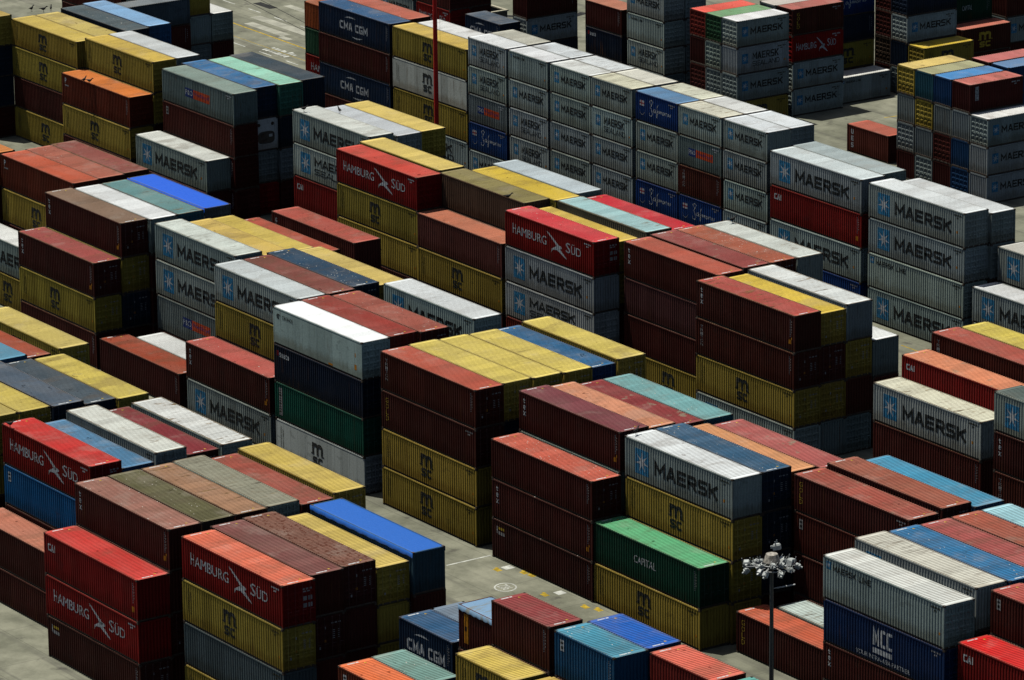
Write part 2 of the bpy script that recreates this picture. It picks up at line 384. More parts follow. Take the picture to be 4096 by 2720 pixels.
def stroke(bm, pts, t, y, ink):
    n = len(pts); closed = pts[0] == pts[-1]; left = []; right = []
    for i in range(n):
        a = Vector(pts[i-1]) if i else (Vector(pts[n-2]) if closed else None); b = Vector(pts[i]); c = Vector(pts[i+1]) if i < n-1 else (Vector(pts[1]) if closed else None)
        d1 = (b - a).normalized() if a is not None else (c - b).normalized(); d2 = (c - b).normalized() if c is not None else d1
        n1, n2 = Vector((-d1.y, d1.x)), Vector((-d2.y, d2.x)); m = (n1 + n2)
        m = m.normalized() if m.length > 1e-6 else n1; k = t/2 / max(.42, m.dot(n1))
        e = b + (d1*t/2 if c is None else (-d2*t/2 if a is None else Vector((0, 0))))
        left.append(bm.verts.new((e.x + m.x*k, y, e.y + m.y*k))); right.append(bm.verts.new((e.x - m.x*k, y, e.y - m.y*k)))
    for i in range(n-1):
        try: bm.faces.new((left[i], left[i+1], right[i+1], right[i])).material_index = ink
        except ValueError: pass
def item(bm, it, L, H):
    """adds one piece of lettering, in metres along the side (x) and up (z)"""
    kind, ink = it[0], INKS.index(it[-1])
    def face(pts, back=False):
        f = bm.faces.new([bm.verts.new((x, 0, z)) for x, z in pts]); f.material_index = ink; return f
    if kind == 'text':
        _, s, x0, x1, z0, z1, bold, _ = it
        vs, fs = cached(('t', s, bold), lambda: text_polys(s, bold))
        ax, bx = min(v[0] for v in vs), max(v[0] for v in vs); az, bz = min(v[1] for v in vs), max(v[1] for v in vs)
        bv = [bm.verts.new((x0 + (v[0]-ax)/(bx-ax)*(x1-x0), 0, z0 + (v[1]-az)/(bz-az)*(z1-z0))) for v in vs]
        for f in fs:
            try: bm.faces.new([bv[i] for i in f]).material_index = ink
            except ValueError: pass
    elif kind == 'blk':          # bold letters drawn with a broad stroke
        _, s, x0, x1, z0, z1, th, _ = it; gap = th * .55
        ws = [WIDE.get(ch, 1.) for ch in s]; u = (x1 - x0 - gap*(len(s)-1)) / sum(ws); x = x0; kk = 0
        for ch, w in zip(s, ws):
            for pl in GLYPH.get(ch, []):
                kk += 1; stroke(bm, [(x + th/2 + a*(w*u - th), z0 + th/2 + b*(z1 - z0 - th)) for a, b in pl], th, -.0004*(kk % 3), ink)
            x += w*u + gap
    elif kind == 'rot':          # the same, turned to read downwards
        _, s, x0, x1, z0, z1, bold, _ = it
        vs, fs = cached(('t', s, bold), lambda: text_polys(s, bold))
        ax, bx = min(v[0] for v in vs), max(v[0] for v in vs); az, bz = min(v[1] for v in vs), max(v[1] for v in vs)
        bv = [bm.verts.new((x0 + (v[1]-az)/(bz-az)*(x1-x0), 0, z1 - (v[0]-ax)/(bx-ax)*(z1-z0))) for v in vs]
        for f in fs:
            try: bm.faces.new([bv[i] for i in f]).material_index = ink
            except ValueError: pass
    elif kind == 'rect':
        _, x0, x1, z0, z1, _ = it; face([(x0,z0),(x1,z0),(x1,z1),(x0,z1)])
    elif kind == 'star':
        _, cx, cz, r, _ = it; pts = star()
        for i in range(14): face([(cx, cz), (cx + pts[(i+1) % 14][0]*r, cz + pts[(i+1) % 14][1]*r), (cx + pts[i][0]*r, cz + pts[i][1]*r)])
    elif kind == 'gull':
        _, x0, x1, z0, z1, _ = it
        for poly in GULL: face([(x0 + a*(x1-x0), z0 + b*(z1-z0)) for a, b in poly])
    elif kind == 'arc':
        _, cx, cz, rx, rz, t0, t1, w0, _ = it; n = 14
        for i in range(n):
            a, b = (math.radians(t0 + (t1-t0)*k/n) for k in (i, i+1)); wa, wb = (w0*math.sin(math.pi*(k+.15)/(n+.3)) for k in (i, i+1))
            face([(cx + rx*math.cos(a), cz + rz*math.sin(a)), (cx + rx*math.cos(b), cz + rz*math.sin(b)), (cx + (rx-wb)*math.cos(b), cz + (rz-wb)*math.sin(b)), (cx + (rx-wa)*math.cos(a), cz + (rz-wa)*math.sin(a))])
    elif kind == 'line':
        _, pts, w, _ = it
        for (a, b), (c, d) in zip(pts, pts[1:]):
            l = math.hypot(c-a, d-b) or 1; nx, nz = -(d-b)/l*w, (c-a)/l*w
            face([(a-nx, b-nz), (c-nx, d-nz), (c+nx, d+nz), (a+nx, b+nz)])

def codes_right(L, H, ink='d'):
    """tiny number column and plates near the end of the side"""
    x = L - .62; out = []
    for i in range(11): out.append(('rect', x, x + .07, H*.86 - i*.13, H*.86 - i*.13 + .07 + .02*(i % 2), ink))
    for i in range(5): out.append(('rect', x + .2, x + .25, H*.80 - i*.2, H*.80 - i*.2 + .09, ink))
    return out
def codes_top(L, H, ink='w'):
    out = []
    for i in range(4): out.append(('rect', L - 1.30 + i*.13, L - 1.20 + i*.13, H - .42, H - .31, ink))
    for i in range(3): out.append(('rect', L - .72 + i*.12, L - .64 + i*.12, H - .42, H - .31, ink))
    for i in range(2): out.append(('rect', L - 1.0 + i*.14, L - .9 + i*.14, H - .62, H - .51, ink))
    return out
def stacked(s, x0, x1, ztop, zbot, ink, bold=.01, rot=False):
    k = len(s); bold = 0.; p = (ztop - zbot) / k
    return [('rot' if rot else 'text', ch, x0, x1, ztop - (i+.88)*p, ztop - (i+.08)*p, bold, ink) for i, ch in enumerate(s)]
SCRIPT = [[(.08,.75),(.03,.92),(.10,1.),(.17,.93),(.12,.75),(.05,.62),(.12,.48),(.16,.30),(.10,.16),(.02,.20),(.0,.32)],
 [(.28,.58),(.22,.56),(.20,.44),(.25,.40),(.29,.56),(.30,.42),(.34,.42)],[(.42,.86),(.37,.70),(.38,.30),(.34,.16),(.33,.30),(.42,.56)],
 [(.44,.42),(.47,.58),(.49,.44),(.52,.57),(.54,.43),(.57,.57),(.60,.42)],[(.68,.56),(.63,.54),(.62,.43),(.66,.41),(.69,.55),(.70,.42),(.75,.57)],
 [(.76,.42),(.77,.57),(.82,.56)],[(.84,.56),(.85,.42)],[(.88,.42),(.89,.57),(.93,.52),(.94,.41),(.97,.47),(1.,.58)]]
def logo(code, L, H):
    big = L > 7; r = []
    sx = (.095*L, .222*L) if big else (.10*L, .215*L)
    if code in ('mk', 'ms'):
        r += [('rect', sx[0], sx[1], H*.20, H*.81, 'b'), ('star', sum(sx)/2, H*.505, min(sx[1]-sx[0], H*.6)*.50, 'w')] if big else \
             [('rect', sx[0], sx[1], H*.40, H*.76, 'b'), ('star', sum(sx)/2, H*.58, (sx[1]-sx[0])*.52, 'w')]
    if code == 'mk':
        r += [('blk', 'MAERSK', .275*L, .865*L, H*.32, H*.68, .25, 'k')] if big else [('blk', 'MAERSK', .26*L, .88*L, H*.45, H*.70, .135, 'k')]
        if big: r += codes_right(L, H, 'd')[:0] + [('rect', L-1.05, L-.85, H*.37, H*.44, 's')]
    if code == 'ms':
        a, b = (.28*L, .79*L) if big else (.30*L, .80*L)
        r += [('blk', 'MAERSK', a, b, H*.51, H*.77, .17 if big else .12, 'k'), ('blk', 'SEALAND', a, b + .02*L, H*.26, H*.44, .095 if big else .065, 'k')]
    if code == 'ml':
        if big: r += [('rect', .3, .78, H*.72, H*.90, 'b'), ('star', .54, H*.81, .22, 'w'), ('blk', 'MAERSK LINE', 1.0, 4.9, H*.72, H*.86, .085, 'k')]
        else: r += [('rect', .3, .52, H*.78, H*.88, 'b'), ('star', .41, H*.83, .11, 'w'), ('blk', 'MAERSK LINE', .7, 2.5, H*.78, H*.86, .045, 'k')]
    if code in ('my', 'mw', 'mrm'):
        ink = 'y' if code == 'mrm' else 'k'; c = .475*L; w = .74
        r += [('blk', 'm', c - w*1.0, c + w, H*.49, H*.80, .27, ink), ('blk', 'sc', c - w*.9, c + w*.9, H*.22, H*.44, .165, ink), ('line', [(c - w*1.22, H*.51), (c - w*1.0, H*.51)], .035, ink), ('line', [(c + w*1.0, H*.51), (c + w*1.25, H*.495)], .035, ink)]
        if code != 'mrm':
            r += [('rot', 'MEDITERRANEAN', .62, .80, H*.30, H*.84, .0, 'g'), ('rot', 'SHIPPING COMPANY', .92, 1.08, H*.26, H*.78, .0, 'g')]
    if code == 'hs':
        z0, z1 = H*.44, H*.72
        r += [('text', 'H', .085*L, .122*L, z0, z1, .0, 'w'), ('text', 'AMBURG', .128*L, .47*L, z0, z0 + (z1-z0)*.86, .0, 'w'), ('gull', .47*L, .70*L, H*.30, H*.84, 'w'),
              ('text', 'S', .69*L, .735*L, z0, z1, .0, 'w'), ('text', '\u00dcD', .745*L, .855*L, z0, z1*1.01, .0, 'w')] + codes_top(L, H)
    if code == 'cg':
        a, b = (.30*L, .69*L) if big else (.15*L, .86*L)
        z0, z1 = H*.36, H*.62; m = (a + b)/2; R = (b - a)*.52
        r += [('blk', 'CMA CGM', a, b, z0, z1, .165, 'w'), ('arc', m - .1*(b-a), H*.48, R*.66, H*.34, 60, 128, .13, 'w'), ('arc', m + .1*(b-a), H*.50, R*.66, H*.36, 240, 308, .13, 'w')] + codes_right(L, H, 'd')
    if code == 'te': r += [('blk', ch, .50, .80, H*.74 - i*H*.16, H*.86 - i*H*.16, .075, 'w') for i, ch in enumerate('tex')] + codes_right(L, H) + [('rect', L-.75, L-.5, H*.22, H*.33, 's'), ('rect', L-.45, L-.36, H*.34, H*.40, 's')]
    if code == 'tr': r += stacked('TRITON', .62, .92, H*.86, H*.28, 'd', .0) + codes_right(L, H)
    if code == 'go': r += stacked('GOLD', .55, .88, H*.86, H*.24, 'y', .0) + codes_top(L, H, 'd')
    if code == 'ue': r += [('blk', ch, .62, .95, H*.68 - i*H*.24, H*.86 - i*H*.24, .11, 'w') for i, ch in enumerate('UES')]
    if code == 'mru': r += [('rect', .62, 1.02, H*.42, H*.90, 'w')] + stacked('UGC', .68, .96, H*.90, H*.42, 'k', .0) + codes_top(L, H)
    if code == 'ca': r += [('blk', 'CAI', .50, 1.46, H*.62, H*.79, .11, 'w')] + codes_right(L, H) + [('rect', L-.72, L-.46, H*.20, H*.33, 's')]
    if code == 'cp': r += [('text', 'CAPITAL', .385*L, .59*L, H*.46, H*.64, .0, 'w')] + codes_right(L, H)
    if code == 'po':
        z0, z1 = (H*.40, H*.68) if big else (H*.40, H*.66)
        a, b, c = (.32*L, .435*L, .665*L) if big else (.23*L, .40*L, .80*L)
        r += [('rect', a, b, z0, z1, 'n'), ('rect', b, c, z0, z1, 'o'), ('text', 'P&O', a + (b-a)*.08, b - (b-a)*.06, z0 + (z1-z0)*.25, z1 - (z1-z0)*.2, .0, 'w'), ('text', 'Nedlloyd', b + (c-b)*.08, c - (c-b)*.06, z0 + (z1-z0)*.25, z1 - (z1-z0)*.22, .0, 'n')] + codes_top(L, H)
    if code == 'sf':
        z0, z1 = H*.18, H*.84; a, b = .32*L, .84*L
        r += [('rect', .10*L, .20*L, H*.56, H*.74, 'w'), ('line', [(.10*L, H*.65), (.20*L, H*.65)], .05, 'r'), ('line', [(.135*L, H*.56), (.135*L, H*.74)], .05, 'r'), ('arc', .15*L, H*.55, .08*L, H*.30, 200, 340, .05, 'd')]
        r += [('line', [(a + x*(b-a), z0 + z*(z1-z0)) for x, z in p], .035 if big else .028, 'w') for p in SCRIPT] + codes_top(L, H, 'd')
    if code == 'mc':
        r += [('blk', 'MCC', .415*L, .57*L, H*.44, H*.84, .20, 'w'), ('rect', .415*L, .57*L, H*.26, H*.38, 'w'), ('text', 'TRANSPORT', .42*L, .565*L, H*.29, H*.36, .01, 'n'), ('text', 'YOUR INTRA-ASIA PARTNER', .275*L, .72*L, H*.10, H*.20, .0, 'w')] + codes_top(L, H, 'd')
    if code in ('se', 'nvu'): r += [('rect', .42, .62, H*.72, H*.86, 'r'), ('blk', 'seaco', .72, 2.1 if big else 1.7, H*.70, H*.82, .075, 'w')]
    if code == 'cr': r += [('arc', .75, H*.78, .28, .2, 0, 300, .14, 'k'), ('star', .75, H*.76, .16, 'k'), ('text', 'CRONOS', 1.25, 2.75, H*.74, H*.84, .01, 'k'), ('rect', L-1.05, L-.75, H*.22, H*.36, 's'), ('rect', L-.95, L-.85, H*.55, H*.66, 's'), ('rect', L-4.9+.3, L-4.3+.3, H*.07, H*.12, 's')]
    if code == 'gnv': r += [('rect', .55, 1.02, H*.14, H*.88, 'd')] + [('rect', .62, .92, H*.80 - i*.21, H*.80 - i*.21 + .05 + .06*((i*7) % 3)/2, 'g') for i in range(9)]
    if code in ('lbsq', 'blsq', 'orsq', 'mrsq'): r += [('rect', .55, .95, H*.62, H*.86, 'd' if code == 'mrsq' else 'w'), ('line', [(.66, H*.695), (.84, H*.695)], .09, 'k'), ('line', [(.62, H*.795), (.88, H*.795)], .06, 'k')] + codes_right(L, H, 'd')
    if code == 'mrhy': r += [('text', 'H', .55, .70, H*.66, H*.84, .01, 'w'), ('rect', .78, 1.5, H*.77, H*.83, 'y'), ('rect', .74, 1.55, H*.64, H*.72, 'd')] + codes_right(L, H)
    if code == 'mrg': r += [('text', 'G', .5, .78, H*.70, H*.84, .01, 'w'), ('rect', .5, .62, H*.56, H*.66, 'd')]
    if code == 'orp': r += [('text', 'P', .52, .80, H*.70, H*.88, .03, 'w'), ('rect', .5, 1.2, H*.62, H*.66, 'd')] + codes_right(L, H)
    if code == 'flo': r += [('rect', .55, 1.05, H*.18, H*.84, 's'), ('rect', .68, .90, H*.46, H*.56, 'k'), ('rect', L-2.9, L-2.2, H*.14, H*.30, 'w')]
    if code in ('mr', 'mrs', 'mrp'): r += codes_right(L, H)
    if code in ('my', 'mk', 'ms', 'ml', 'gr', 'grd'): r += codes_top(L, H, 'g') + [('rect', L-.55, L-.38, H*.30, H*.36, 's')] * (code != 'mk')
    if code in ('rd', 'bl', 'lb', 'tl', 'nv'): r += codes_right(L, H)
    return r
def sort_items(code, L, H):
    its = logo(code, L, H); tiny = codes_right(L, H) + codes_right(L, H, 'w') + codes_top(L, H) + codes_top(L, H, 'd') + codes_top(L, H, 'g')
    out = {'emblem': [], 'lettering': [], 'number_marking': []}
    for it in its:
        if it in tiny and code != 'x': out['number_marking'].append(it)
        elif it[0] in ('text', 'rot', 'blk'): out['lettering'].append(it)
        elif it[-1] == 's': out['number_marking'].append(it)
        else: out['emblem'].append(it)
    return out
def logo_mesh(code, L, H, smooth, what):
    its = sort_items(code, L, H)[what]
    if not its: return None
    bm = bmesh.new()
    for it in its: item(bm, it, L, H)
    pr = side_profile(L, smooth)
    xs = [v.co.x for v in bm.verts]; lo, hi = min(xs), max(xs)
    if not smooth:
        for x, _ in pr:
            if lo < x < hi: bmesh.ops.bisect_plane(bm, geom=bm.verts[:] + bm.edges[:] + bm.faces[:], plane_co=(x, 0, 0), plane_no=(1, 0, 0), dist=1e-5)
    layer = {'b': .004, 'n': .004, 'o': .004, 's': .005}
    lay = [layer.get(k, .011 if k in 'kgr' else .008) + (.003 if what == 'lettering' else 0) for k in INKS]
    off = {}
    for f in bm.faces:
        for v in f.verts: off[v] = max(off.get(v, 0), lay[f.material_index])
    for v in bm.verts: v.co.y += Y0 + depth_at(pr, v.co.x) - off.get(v, .006)
    bmesh.ops.recalc_face_normals(bm, faces=bm.faces[:])
    return to_mesh(what, bm, [INK[k] for k in INKS])

# ------------------------------------------------------------------ container kinds: what the label says, side colour (albedo)
KIND = {
 'mk': ('grey star-emblem container', (.38,.45,.405)), 'ms': ('grey star-emblem container with two-line lettering', (.44,.51,.46)), 'ml': ('grey small-lettered container', (.405,.485,.44)),
 'gr': ('plain grey container', (.28,.335,.305)), 'grd': ('dark grey container', (.10,.125,.14)), 'grb': ('blue-grey container', (.10,.13,.15)),
 'my': ('yellow container', (.45,.325,.055)), 'mw': ('white refrigerated container', (.60,.62,.56)), 'rfe': ('white refrigerated container', (.62,.64,.60)),
 'te': ('maroon container', (.075,.018,.014)), 'tr': ('red-brown container', (.085,.020,.013)), 'go': ('maroon container with yellow lettering', (.075,.020,.015)), 'mr': ('maroon container', (.080,.018,.014)),
 'mrs': ('salmon-brown container', (.13,.042,.032)), 'mrp': ('purple-brown container', (.105,.038,.036)), 'mrg': ('red-brown container', (.10,.025,.018)), 'mrm': ('maroon container', (.07,.018,.014)), 'mru': ('maroon container', (.085,.018,.016)),
 'mrsq': ('maroon container with small plate', (.085,.020,.014)), 'mrhy': ('dark maroon container with small emblem', (.060,.016,.013)),
 'hs': ('red gull-emblem container', (.27,.012,.010)), 'ca': ('red container', (.26,.016,.013)), 'rd': ('brick-red container', (.19,.025,.018)),
 'cg': ('navy container with white lettering', (.012,.030,.062)), 'se': ('navy container', (.010,.018,.038)), 'nv': ('navy container', (.013,.026,.048)), 'nvu': ('navy container', (.012,.024,.038)),
 'bl': ('blue container', (.018,.065,.16)), 'blsq': ('blue container with small plate', (.016,.085,.19)), 'lb': ('light blue container', (.03,.12,.24)), 'lbsq': ('bright blue container', (.015,.14,.36)), 'lbp': ('blue-grey container', (.05,.09,.14)),
 'tl': ('teal container', (.035,.13,.17)), 'mt': ('mint green container', (.06,.20,.15)), 'gn': ('green container', (.03,.09,.045)), 'gnv': ('dark green container with pale strip', (.010,.095,.060)), 'cp': ('dark green container', (.010,.062,.035)),
 'po': ('grey container with blue and orange flag', (.20,.245,.235)), 'sf': ('dark blue container with script', (.012,.050,.20)), 'mc': ('dark blue container with white lettering', (.012,.032,.095)),
 'cr': ('white refrigerated container', (.44,.53,.53)), 'or': ('orange container', (.42,.10,.03)), 'orp': ('orange-brown container', (.16,.030,.015)), 'orsq': ('orange-brown container', (.17,.035,.016)),
 'ov': ('olive brown container', (.07,.045,.030)), 'ovb': ('rust-brown container', (.16,.085,.055)), 'ovg': ('dull olive container', (.20,.18,.10)),
 'ot': ('blue-grey open-top container', (.05,.11,.14)), 'otb': ('grey open-top container', (.12,.14,.14)), 'flo': ('maroon container', (.080,.020,.014)), 'ue': ('brick-red container with white letters', (.15,.038,.025)),
}
ALB = .62
SMOOTH = {'cr', 'mw', 'rfe'}
TARPED = {'ot', 'otb', 'fla', 'flo'}
# wear flags of a roof: speck, stain, streak, rust, patch, pock
WEAR = {'c': dict(stain=.2, streak=.1), 's': dict(speck=.22, stain=.5, streak=.3), 'S': dict(speck=.62, stain=.35, streak=.15), 't': dict(stain=.85, streak=.30), 'T': dict(stain=1., patch=.3, streak=.2), 'k': dict(streak=.55, stain=.3), 'K': dict(streak=1.3, rust=.35, stain=.3),
        'r': dict(rust=.75, streak=.3, stain=.2), 'R': dict(rust=1., streak=.7), 'v': dict(patch=.75), 'p': dict(pock=.8), 'x': dict(streak=.8, stain=.6, patch=.5)}
ORD = ('topmost', 'second down', 'third down', 'fourth down', 'fifth down')
STACK_WORDS = ('stack', 'column', 'wall', 'pair', 'container')
def label_for(code, tier, shown, phrase):
    look = KIND[code][0]
    if shown == 1:
        if 'container' in phrase and 'refrigerated' not in phrase: return phrase
        return look + ' with ' + ('' if phrase.startswith(('the ', 'a ')) else 'the ') + phrase if phrase.split(',')[0].split(' ')[-1] != '' and 'roof' in phrase and 'stack' not in phrase.split('roof')[0] else look + ', ' + phrase
    ph = phrase if any(w in phrase.split(',')[0].split(' at ')[0] for w in ('stack', 'column', 'pair')) else 'stack with ' + phrase
    lab = f'{look}, {ORD[tier]} in the {ph}'
    if len(lab.split()) > 16: lab = lab.replace(' in the ', ' in ', 1)
    if len(lab.split()) > 16: lab = lab.replace(' container', '', 1)
    for w in (' beside the ', ' behind the ', ' the '):
        if len(lab.split()) > 16: lab = lab.replace(w, w.replace('the ', ''))
    lab = ' '.join(lab.split()[:16])
    return lab
CAM = (282.44, -153.58, 115.02)

count = [0]
def container(code, L, H, rot, x, y, z, end, near, label, group, roof=None, wear='c', shade=1.):
    root = bpy.data.objects.new('shipping_container', None); COL.objects.link(root)
    root.empty_display_size = .5
    root.location = (x + (W if rot else 0), y, z); root.rotation_euler = (0, 0, (math.pi/2 if rot else 0) + random.uniform(-.0014, .0014))
    tag(root, label, 'container', group)
    k = 1. + random.uniform(-.12, .12)
    col = tuple(c * ALB * k * random.uniform(.95, 1.05) for c in KIND[code][1]) + (1,)
    smooth = code in SMOOTH; xend = 0 if rot else 1
    def part(name, me, parent=root, loc=(0,0,0), rz=0., c=col):
        o = obj(name, me, parent, loc, rz); o.color = c; count[0] += 1
        return o
    rust = random.choice((0., .1, .3, .7))
    part('body', cached(('body', L, H, xend), lambda: body_mesh(L, H, xend)))
    s = part('side_wall', cached(('side', L, H, smooth), lambda: side_mesh(L, H, smooth))); s['rust'] = rust
    if code in TARPED and roof:
        r = part('tarpaulin', cached(('tarp', L, H), lambda: tarp_mesh(L, H)))
    else:
        r = part('roof', cached(('roof', L, H, smooth), lambda: roof_mesh(L, H, not smooth)))
    if roof: r.color = tuple(min(.66, c * .69) for c in lin(roof)) + (1,)
    for a in ('speck', 'stain', 'streak', 'rust', 'patch', 'pock'): r[a] = float(WEAR[wear].get(a, 0.))
    r['span'] = float(L)
    # the end that shows
    loc, rz = ((L, 0, 0), 0.) if xend else ((0, W, 0), math.pi)
    if code == 'rfe': part('refrigeration_unit', cached(('fridge', H), lambda: fridge_mesh(H)), root, loc, rz)
    elif end == 'p': part('end_wall', cached(('end', H), lambda: end_mesh(H)), root, loc, rz)['rust'] = rust
    else:
        for side in (0, 1):
            d = cached(('door', H, not near), lambda: door_mesh(H, not near))
            M = Matrix.Translation(loc) @ Matrix.Rotation(rz, 4, 'Z') @ Matrix.Translation((0, .115 if side == 0 else W/2, 0))
            dr = part('door', d, root); dr.matrix_local = M; dr['rust'] = rust
            if near:
                w = W/2 - .115
                for yy in (w*.27, w*.76): part('lock_rod', cached(('rod', H), lambda: rod_mesh(H)), dr, (0, yy, 0), 0., tuple(min(.5, c*1.3 + .035) for c in col[:3]) + (1,))
        if near and code in ('hs', 'my', 'te', 'mr', 'tr', 'nv', 'mrhy'):
            m = part('door_marking', cached(('dm', code == 'hs', H), lambda: door_marks(code == 'hs', H)), root, loc, rz)
    for what in ('emblem', 'lettering', 'number_marking'):
        me = cached(('logo', code, L, H, what), lambda: logo_mesh(code, L, H, smooth, what))
        if me: part(what, me)
    if roof and near and code in ('mr', 'te', 'hs', 'ca', 'rd', 'tr', 'orsq', 'cp', 'bl', 'blsq', 'nv', 'go', 'mrhy', 'mrsq', 'cma', 'cg', 'po'):
        part('roof_marking', cached(('rm', L, H), lambda: roof_marks(L, H)))
    return root
def door_marks(full, H):
    bm = bmesh.new()
    def q(y0, y1, z0, z1, k): box(bm, -.026, -.0245, y0, y1, z0, z1, INKS.index(k))
    if full:
        for a in (1.52, 1.92):
            for z in (H*.40, H*.56): q(a, a + .30, z, z + .28, 'd')
        for i in range(3): q(1.5 + i*.26, 1.68 + i*.26, H*.80, H*.84, 'd')
        for i in range(2): q(1.55 + i*.3, 1.78 + i*.3, H*.75, H*.78, 'd')
    else:
        for i in range(3): q(1.45 + i*.27, 1.62 + i*.27, H*.80, H*.83, 'd')
        for i in range(5): q(1.55, 1.72, H*.46 + i*.13, H*.46 + i*.13 + .05, 'd'); q(1.95, 2.1, H*.46 + i*.13, H*.46 + i*.13 + .05, 'd')
        q(.55, .66, H*.26, H*.32, 'd'); q(.95, 1.06, H*.70, H*.76, 'd'); q(.92, 1.06, H*.40, H*.46, 's')
    return to_mesh('door_marking', bm, [INK[k] for k in INKS])
def roof_marks(L, H):
    bm = bmesh.new(); z = H + .0015
    for x in (.17, L - .30):
        box(bm, x, x + .12, .55, 1.10, z, z + .003, INKS.index('w')); box(bm, x, x + .12, 1.16, 1.35, z, z + .003, INKS.index('w'))
    for x in (.45, L - .62):
        f = bm.faces.new([bm.verts.new(p) for p in ((x, 1.62, z + .003), (x + .17, 1.55, z + .003), (x + .17, 1.75, z + .003))]); f.material_index = INKS.index('y')
    return to_mesh('roof_marking', bm, [INK[k] for k in INKS])

